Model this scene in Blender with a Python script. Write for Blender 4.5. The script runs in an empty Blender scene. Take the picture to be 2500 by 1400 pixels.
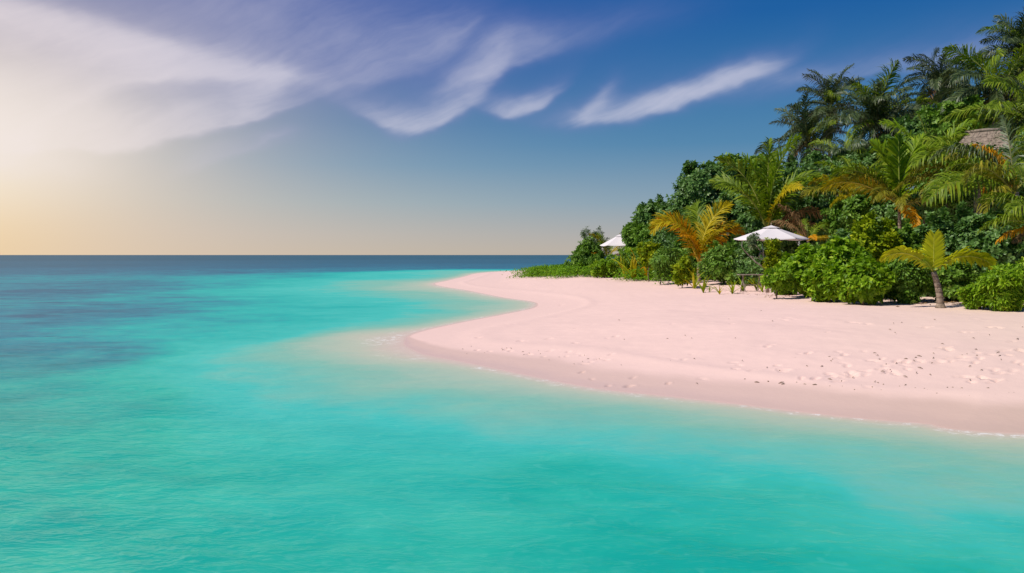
import bpy, math, random
import numpy as np
from mathutils import Vector, Matrix

R = math.radians
scene = bpy.context.scene
COL = scene.collection
CAMZ, F = 2.3, 2000.0            # camera height in metres; focal length in photograph pixels (2500 wide)

# ------------------------------------------------------------------ camera
cam_d = bpy.data.cameras.new('camera'); cam = bpy.data.objects.new('camera', cam_d); COL.objects.link(cam)
cam.location = (0, 0, CAMZ); cam.rotation_euler = (R(90), 0, 0)
cam_d.sensor_width = 36.0; cam_d.lens = 36.0 * F / 2500.0
cam_d.shift_y = -77.0 / 2500.0
cam_d.clip_start = 0.1; cam_d.clip_end = 100000.0
scene.camera = cam

# ------------------------------------------------------------------ colour management
scene.view_settings.view_transform = 'Standard'; scene.view_settings.look = 'None'
scene.view_settings.gamma = 1.0; scene.view_settings.exposure = 0.0
scene.view_settings.use_curve_mapping = False
scene.cycles.max_bounces = 8; scene.cycles.transparent_max_bounces = 16
scene.cycles.caustics_reflective = False; scene.cycles.caustics_refractive = False

def lin(r, g, b):
    f = lambda c: c / 12.92 if c <= 0.04045 else ((c + 0.055) / 1.055) ** 2.4
    return (f(r / 255), f(g / 255), f(b / 255), 1.0)

# ------------------------------------------------------------------ small node language
class Sock:
    def __init__(s, t, k): s.t, s.k = t, k
    def _m(s, op, *o):
        n = s.t.nodes.new('ShaderNodeMath'); n.operation = op
        for i, v in enumerate((s,) + o):
            if isinstance(v, Sock): s.t.links.new(v.k, n.inputs[i])
            else: n.inputs[i].default_value = v
        return Sock(s.t, n.outputs[0])
    def __add__(s, o): return s._m('ADD', o)
    def __radd__(s, o): return s._m('ADD', o)
    def __sub__(s, o): return s._m('SUBTRACT', o)
    def __rsub__(s, o): return (s * -1.0) + o
    def __mul__(s, o): return s._m('MULTIPLY', o)
    def __rmul__(s, o): return s._m('MULTIPLY', o)
    def __truediv__(s, o): return s._m('DIVIDE', o)
    def pow(s, o): return s._m('POWER', o)
    def exp(s): return s._m('EXPONENT')
    def min(s, o): return s._m('MINIMUM', o)
    def max(s, o): return s._m('MAXIMUM', o)
    def gt(s, o): return s._m('GREATER_THAN', o)
    def clamp(s): return s.max(0.0).min(1.0)
    def smooth(s, a, b):
        n = s.t.nodes.new('ShaderNodeMapRange'); n.interpolation_type = 'SMOOTHSTEP'
        s.t.links.new(s.k, n.inputs[0]); n.inputs[1].default_value = a; n.inputs[2].default_value = b
        return Sock(s.t, n.outputs[0])

def put(t, sock, v):
    if isinstance(v, Sock): t.links.new(v.k, sock)
    else: sock.default_value = v

def combine(t, x, y, z):
    n = t.nodes.new('ShaderNodeCombineXYZ')
    for i, v in enumerate((x, y, z)): put(t, n.inputs[i], v)
    return Sock(t, n.outputs[0])

def noise(t, vec, scale=1.0, detail=2.0, rough=0.5, dist=0.0, what=0):
    n = t.nodes.new('ShaderNodeTexNoise')
    if vec is not None: t.links.new(vec.k, n.inputs['Vector'])
    n.inputs['Scale'].default_value = scale; n.inputs['Detail'].default_value = detail
    n.inputs['Roughness'].default_value = rough; n.inputs['Distortion'].default_value = dist
    return Sock(t, n.outputs[what])

def ramp(t, fac, stops, interp='LINEAR'):
    n = t.nodes.new('ShaderNodeValToRGB'); n.color_ramp.interpolation = interp
    e = n.color_ramp.elements
    while len(e) < len(stops): e.new(0.5)
    for i, (p, c) in enumerate(stops):
        e[i].position = p; e[i].color = c if len(c) == 4 else (*c, 1.0)
    put(t, n.inputs[0], fac)
    return Sock(t, n.outputs[0])

def mix(t, fac, a, b, mode='MIX'):
    n = t.nodes.new('ShaderNodeMix'); n.data_type = 'RGBA'; n.blend_type = mode
    put(t, n.inputs[0], fac); put(t, n.inputs[6], a); put(t, n.inputs[7], b)
    return Sock(t, n.outputs[2])

# ------------------------------------------------------------------ sun direction
SUN_EL = 49.0
SUN_AZ = -112.0                  # degrees clockwise from +Y (the view): from the side of the open sea, a touch behind the viewer
sd = Vector((math.sin(R(SUN_AZ)) * math.cos(R(SUN_EL)), math.cos(R(SUN_AZ)) * math.cos(R(SUN_EL)), math.sin(R(SUN_EL))))

# ------------------------------------------------------------------ world: sky with cirrus
world = bpy.data.worlds.new('World'); scene.world = world; world.use_nodes = True
wt = world.node_tree
for n in list(wt.nodes): wt.nodes.remove(n)
w_out = wt.nodes.new('ShaderNodeOutputWorld'); w_bg = wt.nodes.new('ShaderNodeBackground')
wt.links.new(w_bg.outputs[0], w_out.inputs[0])
sky = wt.nodes.new('ShaderNodeTexSky'); sky.sky_type = 'NISHITA'; sky.sun_disc = False
sky.sun_elevation = R(SUN_EL); sky.sun_rotation = R(SUN_AZ); sky.dust_density = 1.5; sky.ozone_density = 2.0
tc = wt.nodes.new('ShaderNodeTexCoord'); sp = wt.nodes.new('ShaderNodeSeparateXYZ')
wt.links.new(tc.outputs['Generated'], sp.inputs[0])
dx, dy, dz = (Sock(wt, sp.outputs[i]) for i in range(3))
DEG = 180 / math.pi
AZ = dx._m('ARCTAN2', dy) * DEG
EL = dz.max(-1.0).min(1.0)._m('ARCSINE') * DEG

def pxdir(px, py):
    u = (px - 1250) / F; a = math.atan(u)
    return math.degrees(a), math.degrees(math.atan((623 - py) / F * math.cos(a)))

def g(c): return lin(*c)
grad = ramp(wt, (EL + 2.0) / 40.0, [
    (0.0, g((160, 158, 160))), (0.050, g((196, 184, 168))), (0.085, g((184, 181, 176))), (0.140, g((152, 172, 182))),
    (0.205, g((108, 150, 180))), (0.275, g((76, 126, 172))), (0.36, g((58, 104, 168))), (0.47, g((36, 88, 162))), (0.62, g((14, 78, 158))), (1.0, g((10, 66, 140)))])
# the deep clean blue away from the evening glow
deep = ramp(wt, (EL + 2.0) / 40.0, [
    (0.0, g((160, 158, 160))), (0.06, g((184, 176, 168))), (0.14, g((136, 160, 178))), (0.24, g((78, 132, 172))),
    (0.34, g((46, 112, 166))), (0.45, g((14, 92, 160))), (0.6, g((0, 84, 155))), (1.0, g((4, 66, 138)))])
rightness = AZ.smooth(-14.0, 19.0)
blue = mix(wt, rightness, grad, deep)
blue = mix(wt, 0.06, blue, mix(wt, 1.0, Sock(wt, sky.outputs[0]), (0.10, 0.10, 0.10, 1), 'MULTIPLY'))
# evening glow low over the sea
gx = (AZ - (-38.0)) / 21.0; gy = (EL - 3.0) / 12.0
glow = ((gx * gx + gy * gy) * -1.0).exp()
gx2 = (AZ - (-38.0)) / 10.0; gy2 = (EL - 3.5) / 7.0
glow2 = ((gx2 * gx2 + gy2 * gy2) * -1.0).exp()
gy3 = (EL - 7.5) / 4.5
glow3 = ((gx2 * gx2 * 0.6 + gy3 * gy3) * -1.0).exp()
blue = mix(wt, glow * 0.80, blue, g((238, 212, 188)))
blue = mix(wt, glow2 * 0.80, blue, mix(wt, EL.smooth(0.0, 6.0), g((246, 212, 150)), g((255, 240, 214))))

# cirrus strokes; coordinates in degrees of azimuth and elevation, edges frayed by noise
wv = combine(wt, AZ * 0.10, EL * 0.16, 0.3)
nz = noise(wt, wv, 1.0, 4.0, 0.55, 0.0, 1)
sn = wt.nodes.new('ShaderNodeSeparateColor'); wt.links.new(nz.k, sn.inputs[0])
AW = AZ + (Sock(wt, sn.outputs[0]) - 0.5) * 4.5
EW = EL + (Sock(wt, sn.outputs[1]) - 0.5) * 3.0
ca, sa = math.cos(R(24)), math.sin(R(24))
fib = noise(wt, combine(wt, (AW * ca + EW * sa) * 0.09, (EW * ca - AW * sa) * 0.75, 1.7), 1.0, 5.0, 0.6)
puff = noise(wt, combine(wt, AW * 0.16, EW * 0.28, 5.1), 1.0, 4.0, 0.55)

def stroke(p0, p1, w_lo, w_hi, amp, bend=0.0, sharp=2.0):
    a0, e0 = pxdir(*p0); a1, e1 = pxdir(*p1)
    cx, cy = (a0 + a1) / 2, (e0 + e1) / 2
    L = max(0.5, math.hypot(a1 - a0, e1 - e0) / 2); th = math.atan2(e1 - e0, a1 - a0)
    X, Y = AW - cx, EW - cy
    a = X * math.cos(th) + Y * math.sin(th)
    b = Y * math.cos(th) - X * math.sin(th)
    if bend: b = b - (a * a) * (bend / L / L) + bend * 0.35
    up = b.smooth(-0.02, 0.02)
    w = up * ((w_hi - w_lo) * 0.0286) + w_lo * 0.0286
    q = b / w; t = (a / (L * 1.12))._m('ABSOLUTE').pow(3.0)
    return ((q * q + t) * -1.0).exp() * amp

S = None
strokes = [
    # the great bank of cloud beside the glow
    ((-420, -120), (430, 130), 80, 34, 0.74, 0.0), ((330, 110), (700, 165), 50, 34, 0.42, 0.0),
    ((40, 372), (710, 282), 11, 80, 0.62, 0.9), ((-500, 250), (230, 255), 110, 110, 0.50, 0.0),
    ((-500, 330), (120, 385), 30, 90, 0.45, 0.0), ((250, 212), (660, 160), 16, 26, 0.45, -0.6), ((590, 280), (700, 165), 26, 34, 0.26, 0.0),
    # grey-violet veil along the top
    ((200, 60), (1080, 50), 120, 160, 0.34, 0.0), ((760, 225), (1130, 110), 20, 90, 0.28, 1.0),
    ((470, 405), (700, 345), 12, 28, 0.20, 0.0), ((1100, 120), (1640, 30), 40, 60, 0.24, 0.0), ((640, 350), (720, 325), 8, 14, 0.16, 0.0),
    # wisps
    ((890, 318), (1190, 238), 21, 50, 0.85, 1.5), ((1060, 215), (1330, 120), 14, 55, 0.34, 0.0),
    ((1190, 268), (1360, 238), 14, 40, 0.66, 0.7), ((1410, 300), (1500, 205), 22, 24, 0.34, 0.0),
    ((1410, 305), (1860, 175), 22, 36, 0.88, 0.7), ((1480, 255), (2250, 165), 30, 70, 0.20, 0.0),
    ((2250, 170), (2700, 60), 40, 60, 0.30, 0.0), ((1900, 185), (2350, 165), 20, 40, 0.22, 0.0),
]
for s_ in strokes:
    v = stroke(*s_); S = v if S is None else S + v
# thin scattered cirrus all over the rest of the sky
veil = (puff.smooth(0.48, 0.80) * fib.smooth(0.35, 0.75)) * (EL.smooth(19.0, 28.0)) * 0.55
fib2 = noise(wt, combine(wt, (AW * ca + EW * sa) * 0.30, (EW * ca - AW * sa) * 1.6, 8.2), 1.0, 4.0, 0.62)
S = ((S * (fib * 1.05 + puff * 1.05 + fib2 * 0.40 - 0.20).max(0.12)) * -1.25).exp() * -1.0 + 1.0
S = (S + veil).clamp()
warm = ((glow * 1.0) + (AZ.smooth(-10.0, -36.0)) * 0.55).clamp()
cl_col = mix(wt, warm, mix(wt, S.smooth(0.15, 0.75), g((124, 132, 188)), g((206, 205, 224))), g((236, 224, 226)))
final = mix(wt, S * 0.95, blue, cl_col)
final = mix(wt, glow3 * 0.42, final, g((255, 246, 232)))
wt.links.new(final.k, w_bg.inputs[0]); w_bg.inputs[1].default_value = 1.0
world.cycles.sampling_method = 'MANUAL'; world.cycles.sample_map_resolution = 512

# ------------------------------------------------------------------ sun
sun_d = bpy.data.lights.new('sun', 'SUN'); sun = bpy.data.objects.new('sun', sun_d); COL.objects.link(sun)
sun_d.energy = 4.4; sun_d.angle = R(0.55); sun_d.color = (1.0, 0.94, 0.85)
sun.rotation_euler = sd.to_track_quat('Z', 'Y').to_euler()

# ================================================================== helpers
def tag(o, label=None, cat=None, group=None, kind=None):
    if label: o['label'] = label
    if cat: o['category'] = cat
    if group: o['group'] = group
    if kind: o['kind'] = kind
    return o

def link(name, mesh, parent=None):
    o = bpy.data.objects.new(name, mesh); COL.objects.link(o)
    if parent is not None: o.parent = parent
    return o

def empty(name, loc, rz=0.0):
    o = bpy.data.objects.new(name, None); COL.objects.link(o)
    o.location = loc; o.rotation_euler = (0, 0, rz); o.empty_display_size = 0.2
    return o

def mesh_np(name, V, faces, mat, attrs=None, smooth=False):
    """V (n,3); faces: list of arrays, each (k, 3) or (k, 4)."""
    V = np.asarray(V, dtype=np.float32)
    me = bpy.data.meshes.new(name)
    faces = [np.asarray(f, dtype=np.int32) for f in faces if len(f)]
    loops = np.concatenate([f.ravel() for f in faces])
    tot = np.concatenate([np.full(len(f), f.shape[1], dtype=np.int32) for f in faces])
    st = np.concatenate([[0], np.cumsum(tot)[:-1]]).astype(np.int32)
    me.vertices.add(len(V)); me.vertices.foreach_set('co', V.ravel())
    me.loops.add(len(loops)); me.loops.foreach_set('vertex_index', loops)
    me.polygons.add(len(tot)); me.polygons.foreach_set('loop_start', st)
    for k, a in (attrs or {}).items():
        at = me.attributes.new(k, 'FLOAT', 'POINT'); at.data.foreach_set('value', np.asarray(a, dtype=np.float32))
    if mat is not None: me.materials.append(mat)
    me.update(calc_edges=True)
    me.polygons.foreach_set('use_smooth', np.full(len(tot), smooth))
    me.validate()
    return me

def tube(points, radii, sides=7, cap=True):
    """A tapered tube along points; returns V, quads, tris."""
    P = np.array([tuple(p) for p in points], dtype=float); n = len(P)
    T = np.gradient(P, axis=0); T /= np.linalg.norm(T, axis=1)[:, None] + 1e-9
    up = np.array([0.0, 0.0, 1.0]) if abs(T[0][2]) < 0.9 else np.array([1.0, 0.0, 0.0])
    V = []
    a = np.cross(T[0], up); a /= np.linalg.norm(a)
    for i in range(n):
        a = a - T[i] * a.dot(T[i]); a /= np.linalg.norm(a) + 1e-9
        b = np.cross(T[i], a)
        for k in range(sides):
            t = 2 * math.pi * k / sides
            V.append(P[i] + radii[i] * (math.cos(t) * a + math.sin(t) * b))
    Q = []
    for i in range(n - 1):
        for k in range(sides):
            k2 = (k + 1) % sides
            Q.append((i * sides + k, i * sides + k2, (i + 1) * sides + k2, (i + 1) * sides + k))
    Tn = []
    if cap:
        V.append(P[-1]); V.append(P[0]); e, s0 = len(V) - 2, len(V) - 1
        for k in range(sides):
            k2 = (k + 1) % sides
            Tn.append(((n - 1) * sides + k, (n - 1) * sides + k2, e)); Tn.append((k2, k, s0))
    return np.array(V), Q, Tn

class MB:
    """Collects shapes for ONE mesh."""
    def __init__(s): s.V, s.Q, s.T, s.n = [], [], [], 0
    def add(s, V, Q=(), T=()):
        s.V.append(np.asarray(V, dtype=float))
        if len(Q): s.Q.append(np.asarray(Q) + s.n)
        if len(T): s.T.append(np.asarray(T) + s.n)
        s.n += len(V); return s
    def tube(s, pts, rad, sides=7): return s.add(*tube(pts, rad, sides))
    def box(s, c, size, rot=None, jitter=0.0):
        h = np.array(size) / 2
        V = np.array([[x, y, z] for x in (-1, 1) for y in (-1, 1) for z in (-1, 1)]) * h
        if jitter: V += np.random.default_rng(int(abs(c[0] * 977 + c[1] * 131) * 10)).normal(0, jitter, V.shape)
        if rot is not None: V = V @ np.array(rot).T
        return s.add(V + np.array(c), [(0, 1, 3, 2), (4, 6, 7, 5), (0, 4, 5, 1), (2, 3, 7, 6), (0, 2, 6, 4), (1, 5, 7, 3)])
    def mesh(s, name, mat, smooth=False):
        return mesh_np(name, np.concatenate(s.V), ([np.concatenate(s.Q)] if s.Q else []) + ([np.concatenate(s.T)] if s.T else []), mat, None, smooth)

def new_mat(name):
    m = bpy.data.materials.new(name); m.use_nodes = True; t = m.node_tree
    b = t.nodes['Principled BSDF']; o = t.nodes['Material Output']
    return m, t, b, o

def obj_vec(t, kind='Object'):
    n = t.nodes.new('ShaderNodeTexCoord'); return Sock(t, n.outputs[kind])
def world_pos(t):
    n = t.nodes.new('ShaderNodeNewGeometry'); return Sock(t, n.outputs['Position'])
def attr(t, name):
    n = t.nodes.new('ShaderNodeAttribute'); n.attribute_name = name; return Sock(t, n.outputs['Fac'])
def bump(t, h, strength, dist):
    n = t.nodes.new('ShaderNodeBump'); n.inputs['Strength'].default_value = strength; n.inputs['Distance'].default_value = dist
    t.links.new(h.k, n.inputs['Height']); return Sock(t, n.outputs[0])
def sepxyz(t, v):
    n = t.nodes.new('ShaderNodeSeparateXYZ'); t.links.new(v.k, n.inputs[0]); return [Sock(t, n.outputs[i]) for i in range(3)]

# ------------------------------------------------------------------ the shoreline, traced on the water plane and carried on out of sight
def on_plane(px, py, z=0.0):
    D = (CAMZ - z) * F / (py - 623.0); return ((px - 1250) / F * D, D)
shore_px = [(2500, 1060), (2257, 1036), (2143, 1027), (1960, 1008), (1800, 988), (1620, 968), (1450, 949), (1307, 922), (1136, 886), (1040, 868), (1000, 852),
            (985, 838), (1007, 815), (1107, 791), (1221, 769), (1290, 755), (1308, 746), (1296, 737), (1221, 726), (1136, 709), (1079, 700),
            (1060, 693), (1088, 686.5), (1136, 675), (1164, 668), (1221, 663.4), (1307, 660.6)]
ctrl = [(60, 10), (26, 7.6), (13, 9.4)] + [on_plane(*p) for p in shore_px] + [(20, 132), (50, 138), (82, 126), (108, 90), (104, 42)]
def catmull(P, per=10):
    P = np.array(P, float); n = len(P); out = []
    for i in range(n):
        p0, p1, p2, p3 = P[(i - 1) % n], P[i], P[(i + 1) % n], P[(i + 2) % n]
        for k in range(per):
            t = k / per
            out.append(0.5 * ((2 * p1) + (-p0 + p2) * t + (2 * p0 - 5 * p1 + 4 * p2 - p3) * t * t + (-p0 + 3 * p1 - 3 * p2 + p3) * t ** 3))
    return np.array(out)
SH = catmull(ctrl, 8)
A_, B_ = SH, np.roll(SH, -1, axis=0)

def sdf(x, y):
    x = np.atleast_1d(np.asarray(x, float)); y = np.atleast_1d(np.asarray(y, float))
    out = np.empty(len(x)); E = B_ - A_; L2 = (E ** 2).sum(1) + 1e-12
    for s in range(0, len(x), 8000):
        X, Y = x[s:s + 8000, None], y[s:s + 8000, None]
        t = np.clip(((X - A_[:, 0]) * E[:, 0] + (Y - A_[:, 1]) * E[:, 1]) / L2, 0, 1)
        d = np.sqrt(((X - A_[:, 0] - t * E[:, 0]) ** 2 + (Y - A_[:, 1] - t * E[:, 1]) ** 2).min(1))
        c = (A_[:, 1] > Y) != (B_[:, 1] > Y)
        xi = A_[:, 0] + (Y - A_[:, 1]) * E[:, 0] / np.where(np.abs(E[:, 1]) < 1e-9, 1e-9, E[:, 1])
        ins = ((c & (X < xi)).sum(1) % 2) == 1
        out[s:s + 8000] = np.where(ins, d, -d)
    return out

# value noise in numpy for relief
_rng = np.random.default_rng(7); _tab = _rng.random((256, 256))
def vnoise(x, y):
    xi, yi = np.floor(x).astype(int), np.floor(y).astype(int); fx, fy = x - xi, y - yi
    fx, fy = fx * fx * (3 - 2 * fx), fy * fy * (3 - 2 * fy)
    T = lambda a, b: _tab[a & 255, b & 255]
    return (T(xi, yi) * (1 - fx) + T(xi + 1, yi) * fx) * (1 - fy) + (T(xi, yi + 1) * (1 - fx) + T(xi + 1, yi + 1) * fx) * fy
def fbm(x, y, o=3):
    s, a = 0, 0.5
    for i in range(o): s = s + a * vnoise(x * 2 ** i + 17.3 * i, y * 2 ** i - 9.1 * i); a *= 0.5
    return s / (1 - 0.5 ** o)

HM = 1.02
def land(x, y, s=None):
    """Dry-land height without fine relief."""
    if s is None: s = sdf(x, y)
    s = np.maximum(s, 0)
    k = 0.55 + 0.45 * np.clip((np.asarray(x) + 1.0) / 6.0, 0, 1)          # the spits lie lower than the broad beach
    h = HM * (1 - np.exp(-(s * 0.125 * k / HM) ** 1.25))
    return h + (fbm(np.asarray(x) * 0.16, np.asarray(y) * 0.16) - 0.5) * 0.30 * np.clip((s - 2) / 8, 0, 1)

# water depth: soundings (photograph pixel of the water surface, metres), spread over the sea bed
soundings = [(100, 1390, 1.30), (700, 1390, 1.36), (1250, 1370, 1.5), (1800, 1350, 1.5), (2350, 1350, 1.5), (2480, 1210, 1.2), (2400, 1115, 0.75), (2150, 1090, 0.85), (1900, 1065, 0.95), (1600, 1045, 0.95), (1900, 1180, 1.4), (1400, 1180, 1.45),
    (900, 1180, 1.30), (400, 1180, 1.35), (60, 1150, 1.8), (250, 1050, 1.55), (600, 1050, 1.2), (1000, 1060, 1.1), (1250, 1030, 0.85), (40, 950, 2.6), (300, 950, 1.9), (520, 960, 1.05),
    (720, 950, 0.75), (900, 930, 0.62), (1000, 1000, 1.0), (720, 1000, 1.05), (560, 880, 0.95), (700, 860, 0.60), (820, 835, 0.40), (900, 822, 0.25), (960, 850, 0.25), (430, 880, 1.3), (200, 850, 2.7), (40, 830, 2.9), (450, 800, 1.65), (620, 812, 1.5),
    (560, 780, 1.7), (760, 785, 1.5), (880, 772, 1.35), (1000, 760, 1.1), (1150, 748, 0.6), (760, 750, 1.3), (900, 735, 1.05), (1050, 725, 0.6), (980, 705, 0.38), (900, 690, 0.5), (820, 710, 0.75),
    (650, 720, 1.3), (450, 730, 1.9), (250, 740, 2.4), (60, 760, 2.6), (700, 690, 1.1), (880, 672, 0.9), (1000, 666, 0.75), (1100, 662, 0.6), (550, 690, 1.8), (300, 690, 2.6), (60, 700, 2.8), (750, 672, 1.7), (500, 662, 2.7),
    (200, 655, 3.2), (850, 660, 2.6), (1000, 656, 2.8), (1200, 653, 3.2), (1350, 650, 3.4), (700, 650, 3.6), (100, 645, 4.2), (800, 640, 4.2), (1300, 640, 4.6), (600, 632, 6), (1200, 630, 6)]
_s = np.array(soundings, float); _sd = (CAMZ * F) / (_s[:, 1] - 623)
_sa, _sl, _sz = np.arctan2((_s[:, 0] - 1250) / F, 1.0), np.log(_sd), _s[:, 2]
def depth(x, y, s=None):
    if s is None: s = sdf(x, y)
    a, l = np.arctan2(x, np.maximum(y, 1e-3)), np.log(np.hypot(x, y) + 1e-6)
    a = np.where(y <= 0, np.sign(x) * 1.6, a)
    out = np.empty(len(a))
    for k in range(0, len(a), 20000):
        d2 = ((a[k:k + 20000, None] - _sa) * 5.0) ** 2 + ((l[k:k + 20000, None] - _sl) * 3.4) ** 2
        w = 1 / (d2 + 0.055) ** 2.0
        out[k:k + 20000] = (w * _sz).sum(1) / w.sum(1)
    far = np.clip((np.exp(l) - 350) / 900, 0, 1)
    out = out * (1 - far) + 6.0 * far
    out = out * (0.86 + 0.28 * fbm(np.asarray(x) * 0.30 + 5, np.asarray(y) * 0.42))
    return out * (1 - np.exp(-np.maximum(-s, 0) / (2.6 + 0.7 * np.clip((4 - np.asarray(x)) / 6, 0, 1))))

# ------------------------------------------------------------------ sand: beach and sea bed in one sheet
fp_rng = np.random.default_rng(3)
prints = []                                        # footprints and scuffs: (x, y, length, width, heading, depth)
def ground_px(px, py):
    """Where the sight line of a photograph pixel meets the land."""
    u, v = (px - 1250) / F, (623 - py) / F
    Ds = np.linspace(9, 130, 1600)
    z = land(u * Ds, Ds); f = CAMZ + v * Ds - z
    i = int(np.argmax(f < 0)) if (f < 0).any() else len(Ds) - 1
    D = Ds[i]; return Vector((u * D, D, float(z[i])))
def add_prints(px, py, n, spread, big=1.0):
    c = ground_px(px, py)
    for _ in range(n):
        prints.append((c.x + fp_rng.normal(0, spread), c.y + fp_rng.normal(0, spread * 1.2), 0.15 * big * fp_rng.uniform(.7, 1.3), 0.065 * big * fp_rng.uniform(.7, 1.3), fp_rng.uniform(0, 3.14), 0.048 * fp_rng.uniform(.5, 1.3)))
for px, py, n in ((1990, 925, 5), (2040, 922, 3), (2080, 915, 7), (2110, 912, 6), (2150, 907, 7), (2220, 895, 4), (2160, 880, 6), (2210, 883, 5), (2280, 885, 5), (2330, 880, 7), (2360, 875, 7), (2300, 852, 5), (2340, 855, 5),
                  (2390, 930, 10), (2410, 935, 6), (2440, 905, 9), (2490, 885, 8), (2420, 868, 5), (2470, 860, 6), (2490, 858, 6), (2060, 865, 4), (2050, 893, 3), (1880, 845, 4), (1920, 910, 4), (1950, 860, 2),
                  (1840, 905, 2), (1155, 828, 4), (1270, 835, 3), (1330, 826, 2), (1390, 837, 2), (1240, 795, 3), (2250, 800, 5), (2350, 810, 6), (2100, 790, 5), (1950, 780, 5), (2430, 800, 5), (1780, 890, 3), (1650, 880, 3)):
    add_prints(px, py, (n + 1) // 2, 0.12, 0.75)
for _ in range(40):
    px, py = fp_rng.uniform(1350, 2560), fp_rng.uniform(720, 960)
    add_prints(px, py, 1, 0.3, 0.6)
for px in np.linspace(1180, 1480, 14): add_prints(px + fp_rng.normal(0, 6), 852 + (px - 1180) * 0.085 + fp_rng.normal(0, 5), 1, 0.1, 0.6)

ang = np.concatenate([np.radians(np.linspace(-180, -36, 50)[:-1]), np.radians(np.linspace(-36, 36, 560)), np.radians(np.linspace(36, 180, 50)[1:-1])])
rad = np.concatenate([np.arange(0.5, 9, 0.5), np.arange(9, 31, 0.07), 31 * 1.013 ** np.arange(0, 140), [220, 260, 320, 400]])
TH, RR = np.meshgrid(ang, rad); X, Y = (RR * np.sin(TH)).ravel(), (RR * np.cos(TH)).ravel()
s = sdf(X, Y); Zl = land(X, Y, s); Zd = depth(X, Y, s)
Z = np.where(s > 0, Zl, -np.minimum(Zd, 5.0))
dry = np.clip((s - 1.2) / 2.5, 0, 1)
Z = Z + dry * ((fbm(X * 0.7, Y * 0.7, 3) - 0.5) * 0.06 + (fbm(X * 3.6, Y * 3.6, 2) - 0.5) * 0.014)
# low wrack ridge a few metres above the water line
Z += np.where(s > 0, 0.03 * np.exp(-((s - 2.3 - 0.4 * np.sin(X * 0.8)) / 0.35) ** 2), 0)
cell = {}
near = np.where((RR.ravel() > 8.5) & (RR.ravel() < 60) & (np.abs(TH.ravel()) < 0.63) & (s > 0))[0]
cx, cy = np.floor(X[near]).astype(int), np.floor(Y[near]).astype(int)
for i, a, b in zip(near, cx, cy): cell.setdefault((a, b), []).append(i)
for (x, y, ln, wd, hd, dp) in prints:
    ids = [i for a in (-1, 0, 1) for b in (-1, 0, 1) for i in cell.get((int(math.floor(x)) + a, int(math.floor(y)) + b), ())]
    if not ids: continue
    ids = np.array(ids); ex, ey = X[ids] - x, Y[ids] - y
    p, q = (ex * math.cos(hd) + ey * math.sin(hd)) / ln, (ey * math.cos(hd) - ex * math.sin(hd)) / wd
    r2 = p * p + q * q
    Z[ids] += dp * (-np.exp(-r2 * r2 * 1.2) + 0.16 * np.exp(-((np.sqrt(r2) - 1.4) / 0.4) ** 2))
na, nr = len(ang), len(rad)
i0 = np.arange(nr - 1)[:, None] * na + np.arange(na)[None, :]
j1 = np.arange(nr - 1)[:, None] * na + (np.arange(na)[None, :] + 1) % na
Q = np.stack([i0.ravel(), (i0 + na).ravel(), (j1 + na).ravel(), j1.ravel()], 1)

m_sand, t, b, o = new_mat('coral_sand')
P = world_pos(t); px_, py_, pz_ = sepxyz(t, P)
big = noise(t, P, 0.12, 3.0, 0.5)
pink = mix(t, (px_ * 0.11 - py_ * 0.045 + (big - 0.5) * 1.0).smooth(-0.35, 1.0), (0.86, 0.590, 0.515, 1), (0.76, 0.590, 0.435, 1))
fine = noise(t, P, 3.0, 5.0, 0.6); grain = noise(t, P, 60.0, 3.0, 0.6)
colr = mix(t, (fine - 0.5) * 0.5 + 0.28, pink, (0.70, 0.50, 0.43, 1))
colr = mix(t, grain.smooth(0.35, 0.75) * 0.22, colr, (0.86, 0.68, 0.60, 1))
wetn = noise(t, P, 0.8, 3.0, 0.5)
wet = (attr(t, 'wet') + (wetn - 0.5) * 0.30).smooth(0.40, 0.66)
colr = mix(t, wet * 0.70, colr, mix(t, (px_ * 0.11 - py_ * 0.045).smooth(-0.35, 0.9), (0.63, 0.44, 0.37, 1), (0.50, 0.365, 0.25, 1)))
speck = noise(t, P, 22.0, 2.0, 0.5)
colr = mix(t, speck.smooth(0.72, 0.80) * (1.0 - wet) * 0.3, colr, (0.30, 0.22, 0.18, 1))
put(t, b.inputs['Base Color'], colr)
soak = (attr(t, 'wet') + (wetn - 0.5) * 0.25).smooth(0.72, 0.92)
put(t, b.inputs['Roughness'], 0.95 - wet * 0.22 - soak * 0.25)
b.inputs['Specular IOR Level'].default_value = 0.22
put(t, b.inputs['Normal'], bump(t, fine * 0.7 + grain * 0.12, 0.28, 0.05))
wid_ = 0.10 + 1.50 * np.clip((23 - Y) / 5, 0, 1)
wetv = np.clip(1.0 - 0.5 * s / wid_, 0, 1)
me = mesh_np('sand', np.stack([X, Y, Z], 1), [Q], m_sand, {'wet': wetv}, True)
tag(link('sand_beach', me), 'pale pink coral sand beach curving out into two spits', 'beach', None, 'structure')

# ------------------------------------------------------------------ lagoon and sea
ang = np.concatenate([np.radians(np.linspace(-180, -37, 60)[:-1]), np.radians(np.linspace(-37, 37, 430)), np.radians(np.linspace(37, 180, 60)[1:-1])])
rad = np.concatenate([[0.4, 1.0, 1.8, 2.6, 3.4], 4.0 * 1.016 ** np.arange(0, 300), np.geomspace(480, 45000, 40)])
TH, RR = np.meshgrid(ang, rad); X, Y = (RR * np.sin(TH)).ravel(), (RR * np.cos(TH)).ravel()
s = sdf(X, Y); dp = depth(X, Y, s)
na, nr = len(ang), len(rad)
amp = np.clip((dp - 0.02) / 0.5, 0, 1) * np.exp(-RR.ravel() / 60)
W = (fbm(X * 0.55 + 0.25 * Y, Y * 1.3, 3) - 0.5) * 0.075 + (fbm(X * 1.7, Y * 3.4 + X * .5, 2) - 0.5) * 0.02
W = W * amp
V = np.stack([X, Y, W], 1)
i0 = np.arange(nr - 1)[:, None] * na + np.arange(na)[None, :]
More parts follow.
